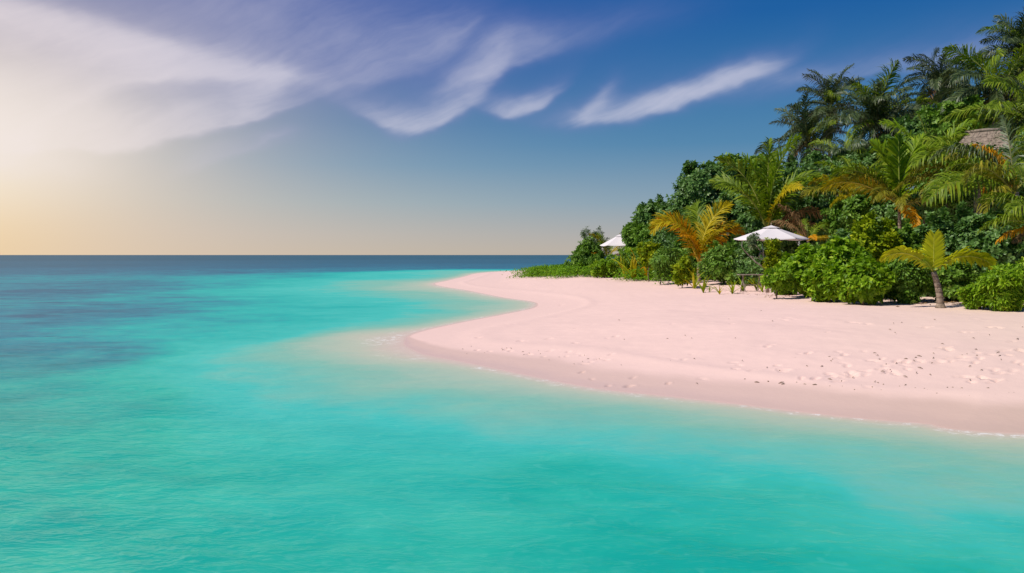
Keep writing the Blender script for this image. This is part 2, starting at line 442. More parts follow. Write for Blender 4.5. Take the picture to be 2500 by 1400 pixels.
j1 = np.arange(nr - 1)[:, None] * na + (np.arange(na)[None, :] + 1) % na
Q = np.stack([i0.ravel(), (i0 + na).ravel(), (j1 + na).ravel(), j1.ravel()], 1)
keep = (s[Q].min(1) < 0.05)
Q = Q[keep]

m_wat, t, b, o = new_mat('lagoon_water')
t.nodes.remove(b)
P = world_pos(t); px_, py_, pz_ = sepxyz(t, P)
dpt = attr(t, 'depth'); dist = (px_ * px_ + py_ * py_)._m('SQRT')
Pw = combine(t, px_ * 0.80 + py_ * 0.25, py_ * 0.95 - px_ * 0.15, 0.0)
mot = noise(t, Pw, 0.55, 4.0, 0.6)                    # broad mottling: caustic patches of light painted into the water colour
fine = noise(t, Pw, 2.2, 3.0, 0.6, 0.6)
lace = noise(t, Pw, 4.5, 2.0, 0.5, 1.2)
reef = noise(t, combine(t, px_ * 0.10, py_ * 0.16, 3.0), 1.0, 6.0, 0.70)
reefm = reef.smooth(0.50, 0.66) * dpt.smooth(1.25, 2.1)
streak = noise(t, combine(t, px_ * 0.30, py_ * 0.85, 9.0), 1.0, 4.0, 0.65)
stm = streak.smooth(0.52, 0.68) * dpt.smooth(1.3, 2.4)
deff = dpt * (mot * 0.85 + fine * 0.30 + 0.43) + reefm * 0.5 + stm * 0.5
wc = lambda *c: tuple(v * 0.88 for v in lin(*c)[:3]) + (1,)
body = ramp(t, deff / 7.0, [(0.0, wc(234, 206, 190)), (0.014, wc(206, 210, 184)), (0.055, wc(144, 204, 180)), (0.115, wc(74, 208, 192)), (0.185, wc(34, 194, 180)),
    (0.25, wc(34, 172, 172)), (0.33, wc(48, 144, 160)), (0.45, wc(52, 116, 142)), (0.62, wc(50, 104, 128)), (1.0, wc(42, 92, 112))])
body = mix(t, reefm * 0.30, body, wc(66, 92, 118))
body = mix(t, stm * 0.40, body, wc(40, 104, 124))
chop = noise(t, combine(t, px_ * 0.9, py_ * 2.0, 4.0), 1.0, 3.0, 0.6)
body = mix(t, chop.smooth(0.55, 0.68) * dpt.smooth(1.3, 2.4) * 0.38, body, wc(34, 96, 116))
grn = py_.smooth(24.0, 8.0) * dpt.smooth(0.7, 1.3)                  # greener close in: weaker sky reflection at steeper view, painted into the colour
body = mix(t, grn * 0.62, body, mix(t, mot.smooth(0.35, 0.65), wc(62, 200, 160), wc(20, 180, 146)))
body = mix(t, lace.smooth(0.56, 0.74) * py_.smooth(30.0, 8.0) * dpt.smooth(0.2, 0.9) * 0.15, body, wc(120, 222, 196))
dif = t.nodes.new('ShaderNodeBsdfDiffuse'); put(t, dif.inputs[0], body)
trn = t.nodes.new('ShaderNodeBsdfTransparent'); put(t, trn.inputs[0], mix(t, (dpt * 3.0).clamp(), (1, 1, 1, 1), (0.60, 0.86, 0.80, 1)))
gls = t.nodes.new('ShaderNodeBsdfGlossy'); gls.inputs['Roughness'].default_value = 0.16
wav = noise(t, Pw, 1.1, 4.0, 0.6, 0.4); wav2 = noise(t, combine(t, px_ * 1.6 + py_ * 0.6, py_ * 3.6, 0.0), 1.8, 3.0, 0.6, 0.5)
nrm = bump(t, wav * 0.8 + wav2 * 0.35, 0.55, 0.16)
put(t, gls.inputs['Normal'], nrm)
put(t, dif.inputs['Normal'], bump(t, wav * 0.8 + wav2 * 0.35, 0.22, 0.10))
opac = ((dpt * -6000.0 - 3.0).exp() * -1.0 + 1.0).clamp()
m1 = t.nodes.new('ShaderNodeMixShader'); put(t, m1.inputs[0], opac)
t.links.new(trn.outputs[0], m1.inputs[1]); t.links.new(dif.outputs[0], m1.inputs[2])
fr = t.nodes.new('ShaderNodeFresnel'); fr.inputs['IOR'].default_value = 1.33; put(t, fr.inputs['Normal'], nrm)
m2 = t.nodes.new('ShaderNodeMixShader'); put(t, m2.inputs[0], (Sock(t, fr.outputs[0]) * 0.5).min(0.17))
t.links.new(m1.outputs[0], m2.inputs[1]); t.links.new(gls.outputs[0], m2.inputs[2])
# lacy foam at the very edge
fo = noise(t, P, 5.0, 5.0, 0.7, 0.8); fo2 = noise(t, P, 0.45, 2.0, 0.5)
fm = fo.smooth(0.50, 0.66) * dpt.smooth(0.0, 0.02) * dpt.smooth(0.13, 0.04) * fo2.smooth(0.40, 0.62)
fd = t.nodes.new('ShaderNodeBsdfDiffuse'); fd.inputs[0].default_value = (0.80, 0.80, 0.76, 1)
m3 = t.nodes.new('ShaderNodeMixShader'); put(t, m3.inputs[0], fm * 0.75)
t.links.new(m2.outputs[0], m3.inputs[1]); t.links.new(fd.outputs[0], m3.inputs[2])
t.links.new(m3.outputs[0], o.inputs[0])
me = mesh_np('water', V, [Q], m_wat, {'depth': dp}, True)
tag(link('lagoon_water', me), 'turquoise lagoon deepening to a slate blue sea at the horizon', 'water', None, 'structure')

# ================================================================== materials for plants and things
def leaf_mat(name, stops, rough=0.5, trans=0.28, spec=0.35):
    m, t, b, o = new_mat(name)
    v = attr(t, 'v'); c = ramp(t, v, stops)
    put(t, b.inputs['Base Color'], c); b.inputs['Roughness'].default_value = rough; b.inputs['Specular IOR Level'].default_value = spec
    tr = t.nodes.new('ShaderNodeBsdfTranslucent'); put(t, tr.inputs[0], mix(t, 1.0, c, (1.0, 1.05, 0.55, 1), 'MULTIPLY'))
    mx = t.nodes.new('ShaderNodeMixShader'); mx.inputs[0].default_value = trans
    t.links.new(b.outputs[0], mx.inputs[1]); t.links.new(tr.outputs[0], mx.inputs[2]); t.links.new(mx.outputs[0], o.inputs[0])
    return m
def st(*cols):
    n = len(cols); return [(i / max(1, n - 1), c) for i, c in enumerate(cols)]
LM = {
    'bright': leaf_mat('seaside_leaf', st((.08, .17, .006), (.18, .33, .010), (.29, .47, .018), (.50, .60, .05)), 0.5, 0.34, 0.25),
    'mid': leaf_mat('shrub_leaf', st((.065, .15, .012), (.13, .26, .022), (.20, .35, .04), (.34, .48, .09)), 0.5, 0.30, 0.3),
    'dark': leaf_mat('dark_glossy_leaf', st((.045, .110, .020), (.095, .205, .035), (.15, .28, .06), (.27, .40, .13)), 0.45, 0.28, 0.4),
    'grey':   leaf_mat('grey_green_leaf', st((0.060, 0.102, 0.042), (0.108, 0.168, 0.072), (0.180, 0.240, 0.108), (0.288, 0.324, 0.156)), 0.6),
    'lime': leaf_mat('lime_leaf', st((.11, .18, .004), (.22, .31, .006), (.36, .43, .010), (.52, .52, .02)), 0.55, 0.32, 0.18),
    'ground': leaf_mat('creeper_leaf', st((.06, .15, .004), (.12, .27, .006), (.19, .37, .010), (.32, .47, .03)), 0.55, 0.3, 0.18),
}
FM = {
    'old': leaf_mat('old_palm_leaflet', st((.022, .042, .014), (.050, .082, .024), (.10, .135, .042), (.27, .29, .13)), 0.45, 0.18, 0.4),
    'green': leaf_mat('palm_leaflet', st((.065, .12, .005), (.14, .22, .008), (.24, .32, .014), (.42, .42, .04)), 0.5, 0.34, 0.25),
    'lush': leaf_mat('young_palm_leaflet', st((.09, .17, .004), (.17, .28, .006), (.26, .37, .008), (.42, .46, .02)), 0.5, 0.35, 0.22),
    'olive': leaf_mat('olive_palm_leaflet', st((.09, .10, .006), (.18, .18, .010), (.29, .27, .016), (.44, .36, .03)), 0.5, 0.32, 0.25),
    'lemon': leaf_mat('lemon_palm_leaflet', st((.30, .34, .006), (.46, .49, .009), (.60, .60, .014), (.74, .68, .035)), 0.5, 0.38, 0.2),
    'yellow': leaf_mat('yellowing_palm_leaflet', st((.26, .22, .004), (.42, .34, .006), (.56, .43, .008), (.70, .52, .02)), 0.5, 0.38, 0.2),
    'orange': leaf_mat('orange_palm_leaflet', st((.42, .19, .003), (.62, .29, .004), (.76, .38, .006), (.82, .48, .015)), 0.5, 0.38, 0.2),
    'brown':  leaf_mat('dead_palm_leaflet', st((.10, .055, .02), (.19, .105, .04), (.29, .175, .075), (.40, .26, .12)), 0.75, 0.12, 0.2),
}
def bark_mat(name, c0, c1, ring=0.0, scale=9.0):
    m, t, b, o = new_mat(name); P = obj_vec(t)
    n = noise(t, P, scale, 4.0, 0.65)
    c = mix(t, n.smooth(0.3, 0.7), (*c0, 1), (*c1, 1)); h = n
    if ring:
        x, y, z = sepxyz(t, P); w = ((z * ring + (n - 0.5) * 1.2)._m('SINE') * 0.5 + 0.5)
        c = mix(t, w.smooth(0.75, 0.98) * 0.6, c, (*[v * 0.45 for v in c0], 1)); h = n * 0.6 - w * 0.5
    put(t, b.inputs['Base Color'], c); b.inputs['Roughness'].default_value = 0.9; b.inputs['Specular IOR Level'].default_value = 0.2
    put(t, b.inputs['Normal'], bump(t, h, 0.6, 0.04)); return m
M_PALM = bark_mat('palm_bark', (.17, .125, .09), (.36, .28, .21), 42.0)
M_TALL = bark_mat('tall_palm_bark', (.10, .085, .07), (.22, .19, .155), 30.0)
M_WOOD = bark_mat('shrub_bark', (.09, .065, .045), (.22, .165, .115))
M_PALE = bark_mat('pale_bark', (.22, .18, .14), (.42, .36, .29))
M_DRIFT = bark_mat('weathered_timber', (.20, .16, .13), (.42, .36, .30), 0, 14.0)
M_RACH = {k: bark_mat(k + '_rachis', c0, c1) for k, (c0, c1) in {
    'old': ((.10, .11, .04), (.20, .20, .08)), 'green': ((.20, .22, .04), (.36, .36, .08)), 'lush': ((.26, .32, .04), (.44, .46, .10)),
    'olive': ((.26, .24, .05), (.42, .38, .09)), 'lemon': ((.45, .46, .06), (.62, .60, .12)), 'yellow': ((.50, .40, .04), (.66, .54, .10)), 'orange': ((.50, .26, .03), (.66, .40, .07)), 'brown': ((.16, .09, .04), (.30, .19, .09))}.items()}

def plain_mat(name, c, rough=0.7, n_amt=0.12, scale=20.0, spec=0.3):
    m, t, b, o = new_mat(name); P = obj_vec(t); n = noise(t, P, scale, 4.0, 0.6)
    put(t, b.inputs['Base Color'], mix(t, n, tuple(v * (1 - n_amt) for v in c) + (1,), tuple(min(1, v * (1 + n_amt)) for v in c) + (1,)))
    b.inputs['Roughness'].default_value = rough; b.inputs['Specular IOR Level'].default_value = spec
    put(t, b.inputs['Normal'], bump(t, n, 0.15, 0.01)); return m

# ================================================================== palms
def frond_parts(e0, droop, leaf, n, width, hang, seed, raise_=0.22, t0=0.10, entire=False, ragged=0.12, dexp=1.45, twist=0.0):
    """Frond of length 1 in the local XZ plane; returns leaflet arrays and rachis points."""
    r = np.random.default_rng(seed); NS = 16
    ts = np.linspace(0, 1, NS + 1); el = np.radians(e0 - droop * ts ** dexp)
    pos = np.zeros((NS + 1, 3)); side = r.normal(0, 0.16)
    for i in range(NS):
        e = (el[i] + el[i + 1]) / 2
        pos[i + 1] = pos[i] + np.array([math.cos(e), side * ts[i], math.sin(e)]) / NS
    V, Q, T, A = [], [], [], []
    for k in range(n):
        for sgn in (-1, 1):
            if r.random() < ragged * 0.35: continue
            t = t0 + (1 - t0) * (k + 0.5 + r.normal(0, 0.2)) / n; t = min(max(t, 0.02), 0.998)
            p = np.array([np.interp(t, ts, pos[:, j]) for j in range(3)]); e = np.interp(t, ts, el)
            tan = np.array([math.cos(e), 0, math.sin(e)]); nor = np.array([-math.sin(e), 0, math.cos(e)]); tw = math.radians(twist * (0.5 + 0.5 * t)); lat0 = np.array([0, 1.0, 0.0]); lat = sgn * (lat0 * math.cos(tw) + nor * math.sin(tw)); nor = nor * math.cos(tw) - lat0 * math.sin(tw)
            f = (t - t0) / (1 - t0)
            ln = leaf * (0.40 + 0.60 * math.sin(math.pi * min(1, 0.16 + 0.72 * f))) * (1 - (0.15 if entire else 0.55) * max(0, f - 0.75) / 0.25) * r.uniform(1 - ragged, 1 + ragged)
            al = math.radians(28 + 34 * f + r.normal(0, 8 if not entire else 1))
            d = lat * math.cos(al) + tan * math.sin(al) + nor * (raise_ + r.normal(0, 0.13 if not entire else 0.03))
            d /= np.linalg.norm(d); g = np.array([0, 0, -1.0])
            d2 = d + g * hang * r.uniform(0.5, 1.6); d2 /= np.linalg.norm(d2)
            d3 = d2 + g * hang * 1.1; d3 /= np.linalg.norm(d3)
            wv = tan - d * tan.dot(d); wv /= np.linalg.norm(wv) + 1e-6
            w = width * r.uniform(0.8, 1.2)
            a = p; m1 = p + d * ln * 0.38; m2 = m1 + d2 * ln * 0.34; tip = m2 + d3 * ln * 0.28
            i = len(V)
            V += [a - wv * w * .35, a + wv * w * .35, m1 - wv * w * .5, m1 + wv * w * .5, m2 - wv * w * .36, m2 + wv * w * .36, tip]
            Q += [(i, i + 1, i + 3, i + 2), (i + 2, i + 3, i + 5, i + 4)]; T += [(i + 4, i + 5, i + 6)]
            v = min(1, max(0, r.normal(0.42, 0.17)))
            A += [v, v, v, v, min(1, v + .06), min(1, v + .06), min(1, v + .12)]
    return np.array(V), Q, T, A, pos
_fl = {}
def frond_mesh(col, e0, droop, leaf, n, width, hang, seed, **kw):
    key = (col, round(e0), round(droop), leaf, n, width, hang, seed, tuple(sorted(kw.items())))
    if key not in _fl:
        V, Q, T, A, pos = frond_parts(e0, droop, leaf, n, width, hang, seed, **kw)
        lm = mesh_np('leaflets', V, [np.array(Q), np.array(T)], FM[col], {'v': A})
        mb = MB(); mb.tube(pos[::2] - np.array([0, 0, 0.004]), np.linspace(0.0105, 0.0022, len(pos[::2])), 5)
        _fl[key] = (lm, mb.mesh('rachis', M_RACH[col], True))
    return _fl[key]
def add_frond(root, base, az, e0, L, droop, col, seed, leaf=0.24, n=34, width=0.020, hang=0.55, rach=True, roll=0.0, **kw):
    lm, rm = frond_mesh(col, e0, droop, leaf, n, width, hang, seed, **kw)
    f = link('frond', lm, root); f.location = base; f.rotation_euler = (R(roll), 0, R(az)); f.scale = (L, L, L)
    if rach: link('rachis', rm, f)
    return f
def curve_pts(p0, p1, bow, n=10):
    p0, p1 = np.array(p0, float), np.array(p1, float); t = np.linspace(0, 1, n)[:, None]
    return p0 + (p1 - p0) * t + np.array(bow) * (4 * t * (1 - t))
def at(px, py, D): return Vector(((px - 1250) / F * D, D, CAMZ + (623 - py) / F * D))
def floor_z(x, y): return float(land(np.array([x]), np.array([y]))[0])

def palm(name, label, group, crown, base=None, r0=0.13, r1=0.09, bow=(0, 0, 0), mat=None, cat='palm tree'):
    """Root at the base of the trunk; returns root and the crown position in the root's frame."""
    c = Vector(crown)
    if base is None: base = (c.x + random.uniform(-.5, .5), c.y + random.uniform(-.3, .6))
    bz = floor_z(*base); root = empty(name, (base[0], base[1], bz - 0.05)); tag(root, label, cat, group)
    lc = c - root.location
    pts = curve_pts((0, 0, 0), lc, bow, 14)
    H = lc.z; rads = [r0 * (1 + 0.9 * math.exp(-h * 14 / max(H, .5) / .9)) * (1 - i / 13) + r1 * (i / 13) for i, h in enumerate(np.linspace(0, H, 14))]
    mb = MB(); mb.tube(pts, rads, 9); link('trunk', mb.mesh('trunk', mat or M_TALL, True), root)
    return root, lc

random.seed(11)
LM_NUT = plain_mat('coconut_husk', (.20, .19, .06), 0.5)
def tall_palm(label, px, py, D, L, n, seed, spread=(85, -25), col='old', base=None, dead=3, green=0.15, bow=None, off=None):
    r = random.Random(seed); c = at(px, py, D)
    root, lc = palm('coconut_palm', label, 'tall coconut palms above the thicket', c, base or (c.x + r.uniform(-1.2, 1.2), c.y + r.uniform(0, 2)), 0.17, 0.11,
                    (r.uniform(-.5, .5), r.uniform(-.3, .3), 0))
    for i in range(n):
        f = i / (n - 1); e0 = spread[0] + (spread[1] - spread[0]) * f ** 1.2 + r.uniform(-8, 8)
        az = i * 137.5 + r.uniform(-15, 15)
        dr = 38 + 55 * (0.5 + 0.5 * r.random()) * (1 - abs(e0 - 35) / 140)
        cc = 'green' if r.random() < green else col
        e0 = round(e0 / 12) * 12; dr = round(dr / 15) * 15
        add_frond(root, lc, az, e0, L * r.uniform(.82, 1.1), dr, cc, r.randrange(3), 0.26, 58, 0.0145, 0.85 if e0 < 50 else 0.6, rach=True, roll=r.uniform(-25, 25), twist=r.choice((-45, 0, 45)))
    for i in range(dead):
        add_frond(root, lc, r.uniform(0, 360), -36, L * r.uniform(.6, .8), 45, 'brown', 7 + i % 2, 0.2, 22, 0.020, 1.2, ragged=0.35)
    mb = MB(); 
    for k in range(7):
        a = k * 0.9; p = np.array(lc) + np.array([math.cos(a) * .22, math.sin(a) * .22, -.22 - .06 * (k % 3)])
        mb.tube([p + np.array([0, 0, .12]), p + np.array([0, 0, .07]), p, p - np.array([0, 0, .07]), p - np.array([0, 0, .12])], [.03, .095, .115, .09, .02], 7)
    link('coconuts', mb.mesh('coconuts', LM_NUT, True), root)
    return root

tall_palm('shaggy coconut palm standing lowest at the seaward end of the palm row', 1972, 345, 66, 4.0, 31, 1, (80, -35))
tall_palm('coconut palm with two upright fronds just above the lowest shaggy palm', 2030, 262, 70, 3.9, 29, 2, (88, -30))
tall_palm('broad coconut palm with pale drooping lower fronds in the middle of the row', 2138, 302, 62, 5.0, 33, 3, (88, -35), green=0.18)
tall_palm('coconut palm half hidden behind the broad palm with drooping lower fronds', 2215, 300, 68, 4.2, 29, 4, (70, -40), green=0.18)
tall_palm('compact upright coconut palm rising alone against the sky', 2292, 204, 64, 3.3, 35, 5, (90, -50), green=0.1)
tall_palm('small dark coconut palm beside the compact upright palm', 2360, 250, 66, 3.2, 27, 6, (70, -30), green=0.1)
tall_palm('large coconut palm sweeping long arched fronds toward the compact upright palm', 2447, 225, 50, 4.6, 31, 8, (75, -35), green=0.18)
tall_palm('tallest coconut palm with its crown cut by the picture edge', 2497, 125, 52, 3.4, 33, 9, (88, -40), green=0.15)
tall_palm('coconut palm with long hanging fronds over the large thatched roof', 2520, 300, 40, 4.0, 29, 10, (75, -45), green=0.4)
tall_palm('coconut palm half buried in foliage above the small thatched roof', 2060, 395, 60, 3.3, 27, 12, (60, -40), green=0.3)

# --- young palms along the beach: (az, e0, length, droop, colour)
def young_palm(label, crown_px, D, base_px, fronds, leaf=0.24, n=64, width=0.0165, hang=0.4, dexp=2.0, r0=0.10, r1=0.06, mat=None, group='young palms along the beach', nm='young_palm', bow=(0, 0, 0), **kw):
    c = at(*crown_px, D)
    b = (at(base_px[0], 700, D).x, D)
    root, lc = palm(nm, label, group, c, b, r0, r1, bow, mat or M_PALM)
    for i, f in enumerate(fronds):
        az, e0, L, dr, col = f[:5]; ex = dict(kw, dexp=dexp, twist=(35, -30, 10, -45, 50)[i % 5]); ex.update(f[5] if len(f) > 5 else {})
        h = ex.pop('hang', hang); add_frond(root, lc, az, e0, L, dr, col, 20 + i, ex.pop('leaf', leaf), ex.pop('n', n), ex.pop('width', width), h, **ex)
    return root

gp = ground_px(2295, 752)
young_palm('small young palm standing alone on open sand with stout ringed trunk', (2279, 664), gp.y, (2296, 752), [
    (262, 86, 1.05, 8, 'lemon', dict(leaf=0.40, hang=0.06, width=0.050, n=34, raise_=0.0, entire=True, twist=0, ragged=0.10)),
    (178, 52, 1.70, 92, 'lemon', dict(twist=50, leaf=0.27, hang=0.5, width=0.048, n=44, dexp=1.4)), (2, 44, 1.85, 92, 'lemon', dict(twist=-50, leaf=0.26, hang=0.5, width=0.046, n=44, dexp=1.4)),
    (15, 80, 1.30, 75, 'lemon', dict(twist=60, leaf=0.26, hang=0.15, width=0.045, n=30, roll=-35)), (215, 40, 0.9, 60, 'lush', dict(leaf=0.2))],
    r0=0.105, r1=0.075, bow=(0.05, 0, 0), hang=0.3)
gp = ground_px(1705, 692)
young_palm('orange and yellow young palm with tall arching fronds', (1707, 645), gp.y, (1705, 692), [
    (178, 69, 3.9, 120, 'orange', dict(leaf=0.22, hang=0.22, twist=65, dexp=2.8)), (186, 74, 4.3, 150, 'yellow', dict(twist=-60, leaf=0.24, hang=0.35, dexp=2.4)), (5, 84, 3.9, 62, 'yellow', dict(leaf=0.24, twist=60, hang=0.25)),
    (0, 66, 3.6, 120, 'orange', dict(twist=55, leaf=0.24, hang=0.35, dexp=2.4)), (20, 58, 2.8, 110, 'orange', dict(leaf=0.24, hang=0.4)), (350, 76, 3.3, 90, 'yellow', dict(leaf=0.24)), (100, 82, 4.2, 60, 'green'), (300, 76, 2.6, 80, 'yellow'), (230, 72, 2.6, 90, 'orange'), (60, 66, 3.6, 90, 'green'), (150, 78, 3.4, 70, 'yellow')],
    r0=0.13, r1=0.10)
D = 44
young_palm('tall green young palm fanning upright fronds behind the large white parasol', (1872, 560), D, (1875, 700), [
    (178, 76, 4.9, 62, 'green'), (165, 86, 4.3, 40, 'lush'), (100, 88, 5.0, 20, 'green'), (10, 84, 5.6, 48, 'lush'), (0, 66, 4.9, 95, 'lush'), (340, 78, 4.3, 95, 'green'),
    (200, 66, 3.9, 85, 'green'), (25, 52, 4.7, 80, 'green'), (140, 62, 4.7, 70, 'green'), (300, 70, 3.5, 90, 'yellow'), (60, 74, 5.5, 55, 'lush'), (355, 34, 3.6, 70, 'brown', dict(ragged=.4, hang=1.0)), (348, 20, 3.0, 60, 'brown', dict(ragged=.4, hang=1.0))],
    leaf=0.22, hang=0.4)
D = 36
young_palm('bright green young palm with upright fans beside the small thatched roof', (2195, 500), D, (2200, 700), [
    (255, 88, 3.0, 14, 'lush', dict(leaf=.27, hang=.12, width=.03)), (150, 82, 3.1, 40, 'lush', dict(leaf=.26, hang=.15, width=.03)), (20, 82, 3.3, 35, 'lush', dict(leaf=.26, hang=.2)), (185, 58, 3.0, 100, 'olive'), (176, 36, 3.7, 75, 'yellow'), (190, 48, 3.9, 90, 'green'),
    (0, 60, 3.2, 80, 'green'), (340, 50, 3.0, 100, 'lush'), (225, 30, 2.7, 90, 'olive'), (250, 20, 2.4, 90, 'olive'), (300, 40, 2.8, 100, 'lush'), (80, 70, 3.4, 60, 'green'), (262, -12, 2.4, 60, 'orange'), (320, 12, 2.2, 90, 'olive')],
    leaf=0.22, hang=0.5)
D = 28
young_palm('dark palm arching long fringed fronds toward the small lone palm', (2475, 470), D, (2500, 720), [
    (178, 48, 2.9, 105, 'green'), (184, 28, 3.3, 85, 'green'), (172, 62, 3.4, 115, 'old'), (196, 15, 4.0, 62, 'green'), (205, 35, 3.2, 95, 'olive'), (150, 60, 3.3, 90, 'green'), (160, 30, 3.0, 90, 'green'),
    (165, 72, 2.2, 60, 'orange'), (240, 45, 2.6, 110, 'green'), (110, 60, 3.0, 70, 'old'), (215, 5, 3.0, 70, 'olive'), (20, 50, 3.0, 80, 'green'), (330, 50, 2.8, 80, 'green'), (70, 78, 3.2, 40, 'old'), (190, 70, 1.7, 30, 'orange')],
    leaf=0.25, hang=1.1, n=38, r0=0.2, r1=0.15)
D = 24.5
young_palm('palm at the picture edge with brown fringed fronds hanging over dark vines', (2590, 575), D, (2600, 720), [
    (180, 30, 2.1, 50, 'green'), (186, 8, 1.6, 45, 'brown', dict(hang=1.6)), (176, 18, 1.9, 75, 'orange', dict(hang=1.6)), (200, 42, 2.6, 80, 'green'), (160, 50, 2.6, 70, 'green'), (190, 22, 2.9, 58, 'green'),
    (230, 60, 2.2, 80, 'green'), (300, 50, 2.4, 80, 'green'), (20, 50, 2.4, 80, 'green'), (80, 60, 2.4, 60, 'green')],
    leaf=0.24, hang=1.0, r0=0.18, r1=0.13)
young_palm('small pale palm beside the far white parasol', (1484, 632), 64, (1497, 650), [
    (172, 72, 2.5, 55, 'yellow'), (150, 80, 2.2, 40, 'grey' if False else 'green'), (10, 60, 2.0, 90, 'yellow'), (200, 40, 1.8, 90, 'orange'), (300, 50, 1.6, 80, 'yellow'), (60, 70, 2.0, 60, 'green'), (340, 30, 1.6, 80, 'orange')], leaf=0.22)
young_palm('half dead palm with brown ragged fronds beside the large parasol', (1972, 588), 40.5, (1985, 700), [
    (172, 66, 2.3, 40, 'brown', dict(ragged=.45)), (160, 50, 2.0, 60, 'brown', dict(ragged=.45)), (200, 30, 1.5, 80, 'yellow'), (330, 20, 1.5, 80, 'yellow'), (20, 55, 1.8, 80, 'green'), (270, 30, 1.2, 90, 'orange'), (90, 60, 1.8, 60, 'green')], leaf=0.22, hang=0.8)

young_palm('olive palm with long arching fringes behind the shaded vine mass', (2385, 462), 31.5, (2390, 700), [
    (178, 46, 3.1, 100, 'olive'), (186, 60, 3.3, 110, 'green'), (170, 30, 3.2, 80, 'olive'), (196, 18, 2.8, 70, 'olive'), (0, 50, 3.0, 95, 'green'), (8, 30, 3.2, 80, 'olive'), (350, 64, 3.0, 90, 'green'), (230, 40, 2.6, 100, 'olive'), (270, 30, 2.2, 95, 'olive'),
    (300, 45, 2.6, 100, 'green'), (90, 70, 3.2, 60, 'green'), (150, 74, 3.0, 70, 'green'), (210, 62, 2.6, 90, 'olive'), (20, 12, 2.6, 60, 'orange')], leaf=0.26, hang=1.0, r0=0.17, r1=0.12, dexp=1.6)
young_palm('lush palm spreading bright fronds just beyond the fan palm', (2275, 428), 39, (2280, 690), [
    (178, 52, 3.4, 90, 'lush'), (160, 70, 3.6, 60, 'lush'), (190, 34, 3.2, 80, 'green'), (0, 60, 3.4, 80, 'lush'), (20, 40, 3.4, 90, 'green'), (340, 74, 3.2, 60, 'lush'), (240, 56, 2.8, 90, 'lush'), (280, 66, 2.8, 80, 'green'), (310, 34, 2.8, 90, 'olive'),
    (90, 78, 3.4, 40, 'green'), (210, 20, 2.8, 70, 'olive'), (130, 50, 3.2, 80, 'green'), (45, 64, 3.2, 70, 'lush')], leaf=0.25, hang=0.6, r0=0.15, r1=0.11)
young_palm('yellow green palm leaning over the low thatched house', (2098, 505), 43, (2110, 690), [
    (176, 56, 3.2, 95, 'yellow'), (182, 36, 3.4, 80, 'olive'), (166, 72, 3.4, 70, 'lush'), (0, 58, 3.2, 85, 'green'), (15, 40, 3.2, 85, 'olive'), (250, 50, 2.6, 95, 'olive'), (300, 56, 2.6, 90, 'lush'), (90, 76, 3.4, 50, 'green'), (345, 72, 3.2, 60, 'lush'), (215, 24, 2.6, 80, 'yellow')], leaf=0.24, hang=0.6)
